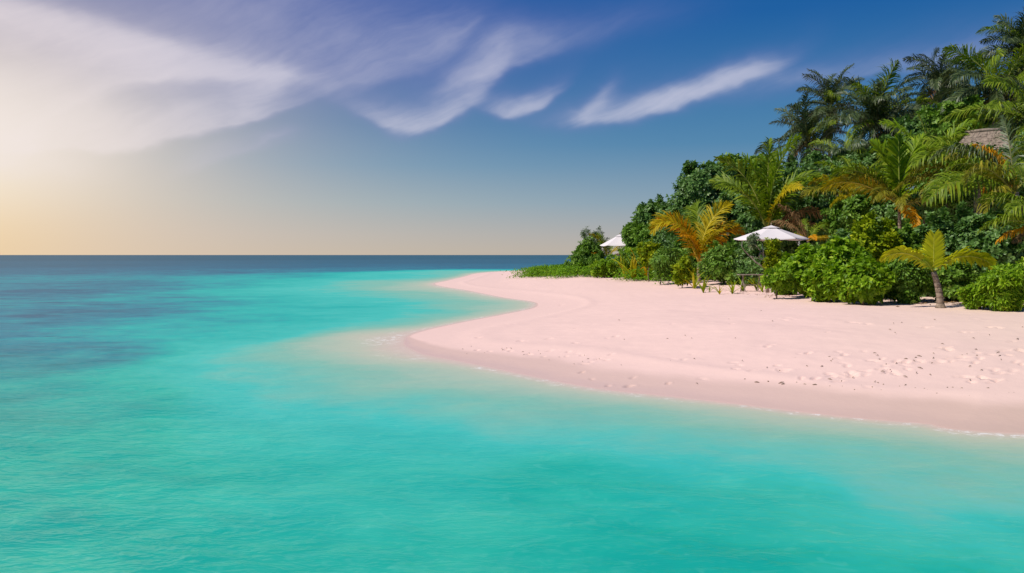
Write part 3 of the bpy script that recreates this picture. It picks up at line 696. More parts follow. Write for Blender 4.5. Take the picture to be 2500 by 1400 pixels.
# ================================================================== shrubs and broadleaf trees
def crown_mesh(rad, n, leaf, wid, per, seed, style, lobes=9, up=0.5, fill=0.25, zmin=-9, droop=0.0, kz=1.0):
    r = np.random.default_rng(seed); rad = np.array(rad, float)
    lobes = int(lobes * 2.3)
    lc = r.normal(size=(lobes, 3)); lc /= np.linalg.norm(lc, axis=1)[:, None]
    lc *= (r.uniform(0.25, 1.0, (lobes, 1)) ** 0.6) * 0.90; lr = r.uniform(0.14, 0.36, lobes)
    lc = np.vstack([lc, [[0, 0, -0.1]]]); lr = np.append(lr, 0.50)
    p = lr ** 2; p /= p.sum(); pick = r.choice(len(lr), n, p=p)
    d = r.normal(size=(n, 3)); d /= np.linalg.norm(d, axis=1)[:, None]
    rr = np.where(r.random(n) < fill, r.uniform(0.3, 0.85, n), r.uniform(0.86, 1.10, n)); rr = np.where(r.random(n) < 0.10, r.uniform(1.1, 1.45, n), rr)
    u = lc[pick] + d * (lr[pick] * rr)[:, None]
    ns = 20; sd_ = r.normal(size=(ns, 3)); sd_[:, 2] = np.abs(sd_[:, 2]) * 0.9 + 0.15; sd_ /= np.linalg.norm(sd_, axis=1)[:, None]   # stray shoots
    sl = r.uniform(1.02, 1.32, ns); k_ = r.integers(0, ns, n); on = r.random(n) < 0.12
    shoot = sd_[k_] * (0.72 + (sl[k_] - 0.72) * r.random(n) ** 0.8)[:, None] + r.normal(0, 0.035, (n, 3))
    u = np.where(on[:, None], shoot, u)
    pos = u * rad
    ax = d + u * 0.8 + np.array([0, 0, up]); ax /= np.linalg.norm(ax, axis=1)[:, None]
    ok = pos[:, 2] > zmin; pos, ax = pos[ok], ax[ok]; n = len(pos)
    ref = np.where(np.abs(ax[:, 2:3]) < 0.9, np.array([[0, 0, 1.0]]), np.array([[1.0, 0, 0]]))
    e1 = np.cross(ax, ref); e1 /= np.linalg.norm(e1, axis=1)[:, None]; e2 = np.cross(ax, e1)
    ph = (np.arange(per)[None, :] * 2.399 + r.uniform(0, 6.28, (n, 1)))
    tilt = np.radians(r.uniform(35, 88, (n, per)))
    rv = r.normal(0.42, 0.21, (n, 1)) + r.normal(0, 0.12, (n, per)); ln = leaf * r.uniform(0.65, 1.25, (n, per))
    lat = np.cos(ph)[..., None] * e1[:, None] + np.sin(ph)[..., None] * e2[:, None]
    dr = lat * np.sin(tilt)[..., None] + ax[:, None] * np.cos(tilt)[..., None]
    dr[..., 2] -= droop; dr /= np.linalg.norm(dr, axis=2)[..., None]
    wv = np.cross(dr, ax[:, None] + 1e-3); wv /= np.linalg.norm(wv, axis=2)[..., None] + 1e-6
    base = pos[:, None] + ax[:, None] * r.uniform(-0.5, 0.5, (n, per))[..., None] * leaf * 0.8 + dr * (ln * 0.06)[..., None]
    tip = base + dr * ln[..., None]; tip[..., 2] -= 0.12 * ln
    mid = base + dr * (ln * 0.58)[..., None] + ax[:, None] * (ln * 0.06)[..., None]
    w = (ln * wid)[..., None]
    V = np.stack([base, mid - wv * w, tip, mid + wv * w], 2).reshape(-1, 3)
    k = np.arange(n * per) * 4; Q = np.stack([k, k + 1, k + 2, k + 3], 1)
    A = np.repeat(np.clip(rv, 0, 1).ravel(), 4)
    return mesh_np('crown', V, [Q], LM[style], {'v': A}), lc * rad * 0.85

T = 'broadleaf trees of the thicket'; SHR = 'shrubs at the edge of the sand'
def woody(name, label, px, py, rx, ry, D, style, n, leaf=0.16, wid=0.24, per=8, seed=None, group=None, cat='shrub', stem=None, bark=None, lobes=9, deep=1.0, grounded=None, **kw):
    """A crown centred on the sight line of a pixel at distance D, carried by a stem and limbs from the ground."""
    k = D / F; c = at(px, py, D); r = (rx * k, (rx + ry) / 2 * k * deep, ry * k)
    if grounded is None: grounded = group == SHR and stem is None and n > 450
    if grounded:                                       # leafy down to the sand
        gz = floor_z(c.x, c.y); top = c.z + r[2]; bot = min(c.z - r[2], gz + (0.13 if style == 'bright' else 0.0)); c.z = (top + bot) / 2; r = (r[0], r[1], (top - bot) / 2)
    n = int(n * 1.3)
    b = stem if stem else (c.x, c.y); bz = floor_z(*b); root = empty(name, (b[0], b[1], bz - 0.03)); tag(root, label, cat, group)
    seed = seed if seed is not None else int(px * 7 + py)
    lc = c - root.location
    me, lob = crown_mesh(r, n, leaf, wid, per, seed, style, lobes, zmin=-lc.z + 0.06, **kw)
    cr = link('crown', me, root); cr.location = lc
    mb = MB(); rn = random.Random(seed); sr = max(0.025, 0.022 * max(r) + 0.02) * (1.0 if n > 600 else 0.6)
    fork = Vector((lc.x * .5, lc.y * .5, max(0.15, (lc.z - r[2] * .6))))
    mb.tube(curve_pts((0, 0, -0.1), fork, (rn.uniform(-.08, .08), rn.uniform(-.05, .05), 0), 6), np.linspace(sr * 1.4, sr, 6), 7)
    for l in lob[:9]:
        tgt = np.array(lc) + l
        if tgt[2] < 0.1: continue
        mb.tube(curve_pts(fork, tgt, (rn.uniform(-.1, .1), rn.uniform(-.1, .1), 0.1 * r[2]), 6), np.linspace(sr * .75, sr * .15, 6), 5)
    if grounded:
        for k in range(5):
            a = rn.uniform(0, 6.28); q = rn.uniform(.25, .75)
            mb.tube(curve_pts((math.cos(a) * r[0] * q * .5, math.sin(a) * r[1] * q * .5, -.08), (lc.x + math.cos(a) * r[0] * q, lc.y + math.sin(a) * r[1] * q, lc.z * rn.uniform(.7, 1.0)), (0, 0, .05), 5), np.linspace(.022, .010, 5), 5)
    link('trunk', mb.mesh('trunk', bark or M_WOOD, True), root)
    return root

T = 'broadleaf trees of the thicket'; SHR = 'shrubs at the edge of the sand'
# the seaward end
woody('beach_shrub', 'feathery grey green shrub at the seaward tip of the thicket', 1445, 604, 40, 36, 67, 'grey', 900, 0.26, 0.10, 10, group=SHR, droop=0.1)
woody('beach_shrub', 'low green shrub below the feathery grey green shrub at the tip', 1424, 643, 36, 24, 63, 'mid', 700, 0.24, 0.2, 8, group=SHR)
woody('beach_shrub', 'rounded dark shrub just below the far white parasol', 1487, 650, 42, 18, 58.5, 'mid', 800, 0.22, 0.22, 8, group=SHR)
woody('beach_shrub', 'lime tinged shrub between the far parasol and the creeper mat', 1475, 655, 30, 18, 57, 'bright', 500, 0.2, 0.22, 8, group=SHR)
woody('beach_tree', 'leafy green tree partly hiding the far white parasol', 1590, 602, 50, 48, 58, 'mid', 1500, 0.26, 0.24, 8, group=T, cat='tree')
woody('beach_shrub', 'dark shrub at the foot of the tree by the far parasol', 1560, 645, 50, 30, 55, 'mid', 800, 0.22, 0.24, 8, group=SHR)
woody('beach_tree', 'dark tree with small tufts on top next to the far parasol tree', 1625, 545, 52, 60, 60, 'dark', 1700, 0.26, 0.26, 8, group=T, cat='tree')
woody('beach_tree', 'domed dark green tree behind the orange young palm', 1715, 475, 82, 72, 58, 'dark', 2800, 0.27, 0.26, 8, group=T, cat='tree', lobes=14)
woody('beach_tree', 'tufted crown tree forming the peak of the green thicket', 1785, 432, 55, 46, 60, 'mid', 1700, 0.27, 0.26, 8, group=T, cat='tree', lobes=12)
woody('beach_tree', 'leafy tree between the thicket peak and the lowest shaggy palm', 1868, 440, 60, 52, 59, 'mid', 1600, 0.27, 0.26, 8, group=T, cat='tree', lobes=12)
woody('beach_tree', 'dark lower tree filling the space behind the orange young palm', 1690, 575, 90, 70, 55, 'dark', 2200, 0.26, 0.26, 8, group=T, cat='tree')
woody('beach_tree', 'dark tree behind the tall green young palm', 1810, 550, 90, 80, 52, 'dark', 2200, 0.26, 0.26, 8, group=T, cat='tree')
woody('beach_tree', 'mid height tree stepping down from the dark domed tree to the far parasol', 1590, 560, 48, 58, 63, 'mid', 1500, 0.26, 0.25, 8, group=T, cat='tree')
woody('beach_shrub', 'leafy shrub hugging the seaward side of the far parasol', 1436, 622, 32, 28, 64, 'mid', 800, 0.24, 0.22, 8, group=SHR)
woody('beach_tree', 'slender leafy tree overlapping the landward half of the far parasol', 1552, 592, 34, 44, 59, 'mid', 1100, 0.24, 0.24, 8, group=T, cat='tree')
# front of the thicket between the two parasols
woody('beach_shrub', 'yellowish sparse shrub on a thin stem near the far end of the sand', 1585, 625, 26, 34, 50, 'lime', 300, 0.2, 0.26, 8, group=SHR)
woody('beach_shrub', 'small shrub with drooping strap leaves on a pale leaning stem', 1628, 640, 32, 32, 46, 'mid', 420, 0.3, 0.09, 9, group=SHR, stem=(at(1613, 690, 46).x, 46), bark=M_PALE, droop=0.7)
woody('beach_shrub', 'dark green shrub behind the drooping strap leaf shrub', 1640, 610, 50, 50, 52, 'dark', 1200, 0.22, 0.25, 8, group=SHR)
woody('beach_shrub', 'lime green bush at the foot of the orange young palm', 1668, 668, 24, 30, 42, 'lime', 380, 0.16, 0.26, 8, group=SHR)
woody('beach_shrub', 'green bush on the landward side of the orange young palm', 1765, 640, 50, 44, 43, 'mid', 1100, 0.2, 0.24, 8, group=SHR)
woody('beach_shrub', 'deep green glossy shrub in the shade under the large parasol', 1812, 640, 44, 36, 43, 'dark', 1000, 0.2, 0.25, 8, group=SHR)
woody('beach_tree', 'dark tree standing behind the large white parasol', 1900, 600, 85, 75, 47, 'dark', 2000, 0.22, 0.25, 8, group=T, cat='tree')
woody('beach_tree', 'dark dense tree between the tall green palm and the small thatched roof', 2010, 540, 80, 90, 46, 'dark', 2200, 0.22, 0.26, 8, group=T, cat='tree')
# front row to the small palm
woody('beach_shrub', 'bright green rounded shrub with pale stem next to the large parasol', 1968, 664, 56, 44, 29.5, 'bright', 1700, 0.19, 0.34, 7, group=SHR, lobes=12)
woody('beach_shrub', 'bright green shrub in the middle of the front hedge', 2055, 655, 56, 58, 28.0, 'bright', 1700, 0.19, 0.34, 7, group=SHR, lobes=12)
woody('beach_shrub', 'tall lime green shrub standing above the front hedge', 2130, 600, 60, 62, 30.5, 'lime', 1500, 0.18, 0.32, 8, group=SHR, lobes=12)
woody('beach_shrub', 'low leafy shrub spilling onto the sand in the front hedge', 2110, 690, 56, 42, 25.5, 'bright', 1400, 0.19, 0.34, 7, group=SHR, lobes=10)
woody('beach_shrub', 'mid green shrub beside the trunk of the small lone palm', 2205, 680, 54, 52, 26.0, 'mid', 1600, 0.14, 0.28, 8, group=SHR, lobes=11)
woody('beach_shrub', 'dark green bush behind the trunk of the small lone palm', 2330, 690, 60, 46, 26.0, 'mid', 1500, 0.14, 0.28, 8, group=SHR, lobes=10)
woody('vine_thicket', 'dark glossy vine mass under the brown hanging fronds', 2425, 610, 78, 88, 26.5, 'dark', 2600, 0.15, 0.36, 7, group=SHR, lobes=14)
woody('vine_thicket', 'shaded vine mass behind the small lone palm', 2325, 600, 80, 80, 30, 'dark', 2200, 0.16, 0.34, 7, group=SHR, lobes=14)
woody('beach_shrub', 'bright ferny shrub at the picture edge in front of dark vines', 2468, 702, 62, 44, 22.3, 'bright', 1700, 0.16, 0.16, 9, group=SHR, lobes=11)
woody('beach_shrub', 'low bright shrub just behind the shadow of the small palm', 2392, 722, 40, 20, 23.0, 'bright', 700, 0.14, 0.18, 8, group=SHR)
woody('beach_shrub', 'ferny green shrub beyond the brown fronds cut by the picture edge', 2560, 690, 60, 60, 23.0, 'bright', 1200, 0.16, 0.16, 9, group=SHR)
woody('beach_shrub', 'little shrub on a single thin stem alone in front of the hedge', 1897, 684, 36, 24, ground_px(1890, 731).y, 'bright', 420, 0.13, 0.26, 8, group=SHR, lobes=7)
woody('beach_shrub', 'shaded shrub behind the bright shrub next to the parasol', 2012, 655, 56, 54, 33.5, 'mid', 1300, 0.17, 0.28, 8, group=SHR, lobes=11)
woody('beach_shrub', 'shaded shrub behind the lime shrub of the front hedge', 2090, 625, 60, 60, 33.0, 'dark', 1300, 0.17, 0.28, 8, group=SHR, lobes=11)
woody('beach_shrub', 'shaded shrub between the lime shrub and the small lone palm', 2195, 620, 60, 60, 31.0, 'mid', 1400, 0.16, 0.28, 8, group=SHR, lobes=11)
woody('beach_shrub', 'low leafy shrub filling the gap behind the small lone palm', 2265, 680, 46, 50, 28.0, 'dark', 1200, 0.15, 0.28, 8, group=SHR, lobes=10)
woody('beach_shrub', 'low shrub spilling out between the bright hedge shrubs', 2015, 690, 40, 36, 27.0, 'bright', 1000, 0.19, 0.34, 7, group=SHR, lobes=10)
woody('beach_shrub', 'small leafy shrub at the shaded foot of the parasol', 1918, 690, 34, 28, 31.5, 'bright', 600, 0.19, 0.34, 7, group=SHR, lobes=8)
woody('beach_shrub', 'dark shrub behind the timber bench', 1850, 645, 60, 40, 41.5, 'dark', 1300, 0.18, 0.26, 8, group=SHR, lobes=10)
woody('beach_shrub', 'mid green shrub between the orange young palm and the strap leaf shrub', 1700, 630, 50, 46, 49, 'mid', 1200, 0.2, 0.25, 8, group=SHR, lobes=10)
woody('beach_shrub', 'green shrub low in front of the far tree group', 1540, 638, 40, 26, 57, 'bright', 800, 0.2, 0.22, 8, group=SHR)
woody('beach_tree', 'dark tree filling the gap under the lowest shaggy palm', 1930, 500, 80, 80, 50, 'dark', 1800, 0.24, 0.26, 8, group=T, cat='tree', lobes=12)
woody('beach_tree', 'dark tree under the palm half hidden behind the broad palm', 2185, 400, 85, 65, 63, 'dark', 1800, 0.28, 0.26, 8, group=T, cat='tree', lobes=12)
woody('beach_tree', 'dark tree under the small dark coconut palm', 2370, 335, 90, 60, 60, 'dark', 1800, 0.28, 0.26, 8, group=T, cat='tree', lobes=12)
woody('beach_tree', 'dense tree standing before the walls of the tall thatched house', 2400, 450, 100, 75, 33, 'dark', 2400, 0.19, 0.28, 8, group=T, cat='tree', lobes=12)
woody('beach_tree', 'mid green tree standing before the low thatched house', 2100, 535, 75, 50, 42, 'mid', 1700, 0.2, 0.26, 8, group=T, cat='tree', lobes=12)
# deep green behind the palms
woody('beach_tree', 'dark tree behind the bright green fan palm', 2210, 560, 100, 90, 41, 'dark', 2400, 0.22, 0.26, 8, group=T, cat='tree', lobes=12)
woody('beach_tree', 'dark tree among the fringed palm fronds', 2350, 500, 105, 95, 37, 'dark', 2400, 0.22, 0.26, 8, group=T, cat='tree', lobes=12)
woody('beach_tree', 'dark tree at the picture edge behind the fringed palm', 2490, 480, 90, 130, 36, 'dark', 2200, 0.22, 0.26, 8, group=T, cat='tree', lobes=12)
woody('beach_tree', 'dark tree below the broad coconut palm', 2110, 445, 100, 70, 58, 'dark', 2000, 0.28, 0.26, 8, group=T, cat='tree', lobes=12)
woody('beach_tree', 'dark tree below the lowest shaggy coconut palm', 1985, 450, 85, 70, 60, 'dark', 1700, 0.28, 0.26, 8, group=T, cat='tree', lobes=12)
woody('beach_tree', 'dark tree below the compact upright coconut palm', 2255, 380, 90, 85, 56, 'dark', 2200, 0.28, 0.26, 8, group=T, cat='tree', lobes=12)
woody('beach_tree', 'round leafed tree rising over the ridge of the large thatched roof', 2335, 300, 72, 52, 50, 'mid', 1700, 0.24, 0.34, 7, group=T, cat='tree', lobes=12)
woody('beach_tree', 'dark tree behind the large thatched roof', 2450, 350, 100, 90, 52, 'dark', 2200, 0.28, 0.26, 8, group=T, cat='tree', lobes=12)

woody('beach_tree', 'leafy tree crowding the eaves of the tall thatched house', 2312, 450, 62, 50, 34.5, 'mid', 1500, 0.2, 0.28, 8, group=T, cat='tree', lobes=12)
woody('beach_tree', 'leafy tree beside the tall thatched house under the fringed palm', 2490, 440, 55, 65, 34, 'dark', 1500, 0.2, 0.28, 8, group=T, cat='tree', lobes=12)
# ------------------------------------------------------------------ creeper mat on the sand at the seaward end
r = np.random.default_rng(5); V, A = [], []
poly_px = [(1286, 678, 9), (1296, 678, 9), (1306, 677, 9), (1318, 676, 9), (1345, 675, 9), (1360, 675, 9), (1400, 676, 9), (1450, 677, 9),  (1330, 672, 14), (1380, 674, 16), (1430, 676, 18), (1480, 677, 16), (1530, 686, 10), (1580, 687, 10), (1630, 687, 9), (1680, 692, 9)]
cen = []
for (px, py, h) in poly_px:
    g0 = ground_px(px, py)
    for k in range(26):
        q = k / 25
        cen.append((g0.x + (0.4 + px / 2500 * 2) * q * 3.2 + r.normal(0, .9), g0.y + q * 9 + r.normal(0, .3)))
cen = np.array(cen)
N = 60000; idx = r.integers(0, len(cen), N); X = cen[idx, 0] + r.normal(0, .55, N); Y = cen[idx, 1] + r.normal(0, .5, N)
Zg = land(X, Y); hgt = r.random(N) ** 1.3 * (0.42 + 0.50 * fbm(X * .6, Y * .6)) + 0.03
ang_ = r.uniform(0, 6.28, N); tl = r.uniform(0.2, 0.9, N); ln = r.uniform(.10, .20, N)
dr = np.stack([np.cos(ang_) * np.cos(tl), np.sin(ang_) * np.cos(tl), np.sin(tl)], 1); wv = np.stack([-np.sin(ang_), np.cos(ang_), np.zeros(N)], 1)
b0 = np.stack([X, Y, Zg + hgt], 1)
V = np.stack([b0, b0 + dr * (ln * .55)[:, None] - wv * (ln * .3)[:, None], b0 + dr * ln[:, None], b0 + dr * (ln * .55)[:, None] + wv * (ln * .3)[:, None]], 1).reshape(-1, 3)
k = np.arange(N) * 4
me = mesh_np('creeper', V, [np.stack([k, k + 1, k + 2, k + 3], 1)], LM['ground'], {'v': np.repeat(np.clip(r.normal(.45, .18, N), 0, 1), 4)})
tag(link('creeper_ground_cover', me), 'low green creeper mat spreading over the sand at the thicket edge', 'ground cover', None, 'stuff')

# ------------------------------------------------------------------ strap-leaved sprouts in the sand
def blade_mesh(col, seed, L=1.0, w=0.07):
    r = np.random.default_rng(seed); n = 5; ts = np.linspace(0, 1, n)
    e = np.radians(78 - 75 * ts * r.uniform(.5, 1)); p = np.zeros((n, 3))
    for i in range(1, n): p[i] = p[i - 1] + np.array([math.cos(e[i]), 0, math.sin(e[i])]) * L / (n - 1)
    ws = w * np.array([.6, 1, .9, .55, .04]); V = []
    for i in range(n): V += [p[i] + np.array([0, -ws[i] / 2, .01]), p[i], p[i] + np.array([0, ws[i] / 2, .01])]
    Q = []
    for i in range(n - 1):
        for j in (0, 1): Q.append((i * 3 + j, i * 3 + j + 1, i * 3 + j + 4, i * 3 + j + 3))
    return mesh_np('blade', V, [Q], LM[col] if col in LM else FM[col], {'v': np.repeat(r.uniform(.3, .8), len(V))})
blades = {c: [blade_mesh(c, i) for i in range(4)] for c in ('lime', 'bright', 'orange', 'yellow')}
def sprout(px, py, size, n, label, cols=('lime',), group='strap leaved sprouts along the sand edge', seed=0, lift=0.0):
    r = random.Random(seed + int(px)); p = ground_px(px, py)
    root = empty('strap_leaf_plant', p - Vector((0, 0, .02))); tag(root, label, 'plant', group)
    for i in range(n):
        o = link('leaf', blades[r.choice(cols)][i % 4], root); o.rotation_euler = (r.uniform(-.3, .3), r.uniform(-.5, .35) - lift, i * 2.4 + r.uniform(-.4, .4))
        k = size * 1.45 * r.uniform(.7, 1.1); o.scale = (k, k * 1.2, k)
sprout(1717, 716, .62, 11, 'strap leaved sprout closest to the orange young palm', ('lime', 'bright'))
sprout(1732, 714, .34, 7, 'tiny strap leaved sprout between two larger lime ones', ('lime',))
sprout(1757, 719, .45, 10, 'flat spreading strap leaved sprout on open sand', ('lime', 'yellow'))
sprout(1788, 718, .50, 13, 'dense star shaped strap leaved sprout on open sand', ('lime',))
sprout(1814, 713, .66, 9, 'tall stiff strap leaved sprout with few blades', ('bright', 'lime'))
sprout(1848, 711, .62, 12, 'strap leaved sprout leaning toward the bare branched shrub', ('lime', 'yellow'))
sprout(1862, 714, .50, 10, 'strap leaved sprout touching the stout stem of the bare branched shrub', ('lime',))
sprout(1912, 712, .45, 9, 'strap leaved sprout in the shade behind the little thin stemmed shrub', ('bright',))
sprout(1695, 706, .75, 12, 'leafy sprout at the trunk of the orange young palm', ('lime', 'yellow'))
sprout(1548, 686, 1.4, 14, 'large reddish yellow strap leaved plant at the edge of the creeper mat', ('orange', 'yellow', 'lime'), lift=.35)
sprout(1527, 682, 1.3, 10, 'yellow green upright strap plant beside the large reddish one', ('lime', 'yellow'), lift=.4)
sprout(1578, 686, 1.0, 10, 'smaller orange tinted strap plant on the landward side of the large reddish one', ('orange', 'lime'), lift=.2)
sprout(2105, 733, .4, 9, 'yellowing sprout under the low front shrub', ('yellow', 'lime'))
sprout(2188, 732, .4, 9, 'yellow leafed sprout between hedge and small palm', ('yellow', 'lime'))

# ------------------------------------------------------------------ bare branched shrub in front of the parasol
gb = ground_px(1874, 715); D = gb.y
root = empty('bare_branched_shrub', gb - Vector((0, 0, .05))); tag(root, 'half bare shrub with pale crooked branches and yellowing leaf clumps before the parasol', 'shrub')
rel = lambda px, py, dd=0.0: at(px, py, D + dd) - root.location
mb = MB(); mb.tube([(0, 0, 0), rel(1873, 690), rel(1874, 668), rel(1872, 655)], [.085, .075, .07, .06], 8); link('trunk', mb.mesh('trunk', M_PALE, True), root)
for pts in ([(1872, 658), (1845, 640), (1820, 615), (1811, 604), (1812, 590)], [(1868, 650), (1866, 634), (1846, 630), (1834, 626)], [(1870, 650), (1866, 630), (1858, 614), (1846, 600), (1842, 588)],
            [(1866, 632), (1863, 612), (1861, 596)], [(1874, 656), (1882, 632), (1884, 605), (1883, 585)], [(1875, 660), (1892, 645), (1905, 636)], [(1858, 614), (1853, 625), (1855, 632)]):
    mb = MB(); P_ = [rel(x, y, -0.15 * i * (1 if i % 2 else -1)) for i, (x, y) in enumerate(pts)]; mb.tube(P_, np.linspace(.035, .012, len(P_)), 6); link('branch', mb.mesh('branch', M_PALE, True), root)
for (px, py, rx, ry, n, sty) in ((1884, 600, 14, 16, 120, 'lime'), (1887, 622, 20, 18, 170, 'lime'), (1878, 645, 14, 14, 90, 'lime'), (1902, 640, 15, 10, 90, 'bright'), (1838, 583, 13, 9, 60, 'grey'), (1836, 597, 8, 14, 40, 'grey')):
    me, _ = crown_mesh((rx * D / F, .3, ry * D / F), n, .13, .26, 7, int(px), sty, 5); o = link('leaf_clump', me, root); o.location = rel(px, py, -.1)

# ================================================================== parasols
m_cloth, t, b, o = new_mat('parasol_canvas'); Pn = obj_vec(t); n = noise(t, Pn, 3.0, 4.0, 0.6); n2 = noise(t, Pn, 180.0, 2.0, 0.5)
put(t, b.inputs['Base Color'], mix(t, n.smooth(.3, .8) * .25, (.72, .66, .66, 1), (.60, .54, .52, 1))); b.inputs['Roughness'].default_value = 0.9; b.inputs['Specular IOR Level'].default_value = 0.15
put(t, b.inputs['Normal'], bump(t, n2, .1, .005))
M_POLE = plain_mat('parasol_pole', (.30, .22, .15), 0.5)
M_STONE = plain_mat('parasol_base', (.35, .34, .32), 0.9)
def parasol(x, y, zt, rad, rise, label, rot):
    gz = floor_z(x, y); root = empty('beach_parasol', (x, y, gz - .02)); tag(root, label, 'parasol', 'white beach parasols'); H = zt - root.location.z
    K = 6; ze = H - rise
    for k in range(K):
        a0, a1 = R(rot) + 2 * math.pi * k / K, R(rot) + 2 * math.pi * (k + 1) / K
        n = 6; V = []; Q = []
        for i in range(n + 1):
            f = i / n; rr = 0.10 + (rad - 0.10) * f; z = H - 0.04 - (rise - 0.04) * (f ** 0.94)
            for j in range(n + 1):
                q = j / n; c0 = np.array([math.cos(a0), math.sin(a0)]); c1 = np.array([math.cos(a1), math.sin(a1)])
                xy = (c0 * (1 - q) + c1 * q) * rr; sag = -0.05 * f * math.sin(math.pi * q) + 0.0
                V.append((xy[0] * .998, xy[1] * .998, z + sag))
        for i in range(n):
            for j in range(n): Q.append((i * (n + 1) + j, (i + 1) * (n + 1) + j, (i + 1) * (n + 1) + j + 1, i * (n + 1) + j + 1))
        m0 = len(V)                                   # hanging hem
        for j in range(n + 1):
            e = V[n * (n + 1) + j]; V.append((e[0] * 1.002, e[1] * 1.002, e[2] - .035))
        for j in range(n): Q.append((n * (n + 1) + j, m0 + j, m0 + j + 1, n * (n + 1) + j + 1))
        link('canopy_panel', mesh_np('canopy_panel', V, [Q], m_cloth, None, True), root)
        mb = MB(); ca_, sa_ = math.cos(a0), math.sin(a0)
        mb.tube([(0.05 * ca_, 0.05 * sa_, H - .12), (rad * .5 * ca_, rad * .5 * sa_, H - .12 - rise * .47), (rad * .97 * ca_, rad * .97 * sa_, ze - .03)], [.012] * 3, 5); link('rib', mb.mesh('rib', M_POLE, True), root)
        mb = MB(); mb.tube([(0.06 * ca_, 0.06 * sa_, ze - .35), (rad * .5 * ca_, rad * .5 * sa_, H - .14 - rise * .47)], [.010] * 2, 5); link('strut', mb.mesh('strut', M_POLE, True), root)
    V = [(0, 0, H + .012)]; 
    for k in range(K): a = R(rot) + 2 * math.pi * k / K; V.append((rad * .24 * math.cos(a), rad * .24 * math.sin(a), H - rise * .19))
    link('vent_cap', mesh_np('vent_cap', V, [[(0, 1 + k, 1 + (k + 1) % K) for k in range(K)]], m_cloth), root)
    mb = MB(); mb.tube([(0, 0, 0), (0, 0, H * .5), (0, 0, H)], [.028, .026, .024], 10); link('pole', mb.mesh('pole', M_POLE, True), root)
    mb = MB(); mb.tube([(0, 0, H + .02), (0, 0, H + .06), (0, 0, H + .10), (0, 0, H + .13)], [.018, .034, .03, .008], 8); link('finial', mb.mesh('finial', M_POLE, True), root)
    mb = MB(); mb.tube([(0, 0, .0), (0, 0, .06), (0, 0, .10), (0, 0, .25)], [.30, .30, .10, .05], 16); link('base', mb.mesh('base', M_STONE), root)
pk = at(1883, 551, 38.0); parasol(pk.x, pk.y, pk.z, 1.69, 0.61, 'large white parasol shading a timber bench behind the half bare shrub', 170)
pk = at(1513, 573, 61.5); parasol(pk.x, pk.y, pk.z, 1.5, 0.80, 'far white parasol half hidden by the seaward shrubs', 165)

# ------------------------------------------------------------------ timber bench and chair in the parasol's shade
pb = at(1834, 671, 36.5); gz = floor_z(pb.x, pb.y); root = empty('timber_bench', (pb.x, pb.y, gz), R(-4)); tag(root, 'weathered timber bench in the shade of the large parasol', 'bench'); h = pb.z - gz
for i, yy in enumerate((-.13, .02, .17)): mb = MB(); mb.box((0, yy, h), (1.15, .13, .035), None, .004); link('seat_plank', mb.mesh('seat_plank', M_DRIFT), root)
for xx in (-.36, .36):
    for sg in (-1, 1): mb = MB(); mb.tube([(xx + .10 * sg, .02, -.05), (xx - .02 * sg, .02, h - .02)], [.03, .028], 6); link('leg', mb.mesh('leg', M_DRIFT), root)
mb = MB(); mb.box((0, .02, h * .4), (.74, .04, .05)); link('stretcher', mb.mesh('stretcher', M_DRIFT), root)
pc = at(1893, 668, 36.8); gz = floor_z(pc.x, pc.y); root = empty('lounge_chair', (pc.x, pc.y, gz), R(20)); tag(root, 'grey lounge chair with curved back partly hidden by leaves under the parasol', 'chair')
M_GREY = plain_mat('grey_wicker', (.22, .20, .18), 0.8, .3, 40)
V, Q = [], []
for i in range(13):
    a = R(-20 + 220 * i / 12); 
    for (rr, z) in ((.36, .38), (.38, .62), (.36, .84 + .08 * math.sin(a)), (.31, .84 + .08 * math.sin(a)), (.32, .62), (.31, .38)): V.append((rr * math.cos(a), rr * math.sin(a), z))
for i in range(12):
    for j in range(6): j2 = (j + 1) % 6; Q.append((i * 6 + j, i * 6 + j2, (i + 1) * 6 + j2, (i + 1) * 6 + j))
link('backrest', mesh_np('backrest', V, [Q], M_GREY, None, True), root)
mb = MB(); mb.tube([(0, 0, .30), (0, 0, .33), (0, 0, .39), (0, 0, .41)], [.33, .36, .36, .30], 18); link('seat', mb.mesh('seat', M_GREY, True), root)
for k in range(4): a = R(45 + 90 * k); mb = MB(); mb.tube([(.30 * math.cos(a), .30 * math.sin(a), -.05), (.25 * math.cos(a), .25 * math.sin(a), .32)], [.02, .025], 6); link('leg', mb.mesh('leg', M_GREY, True), root)

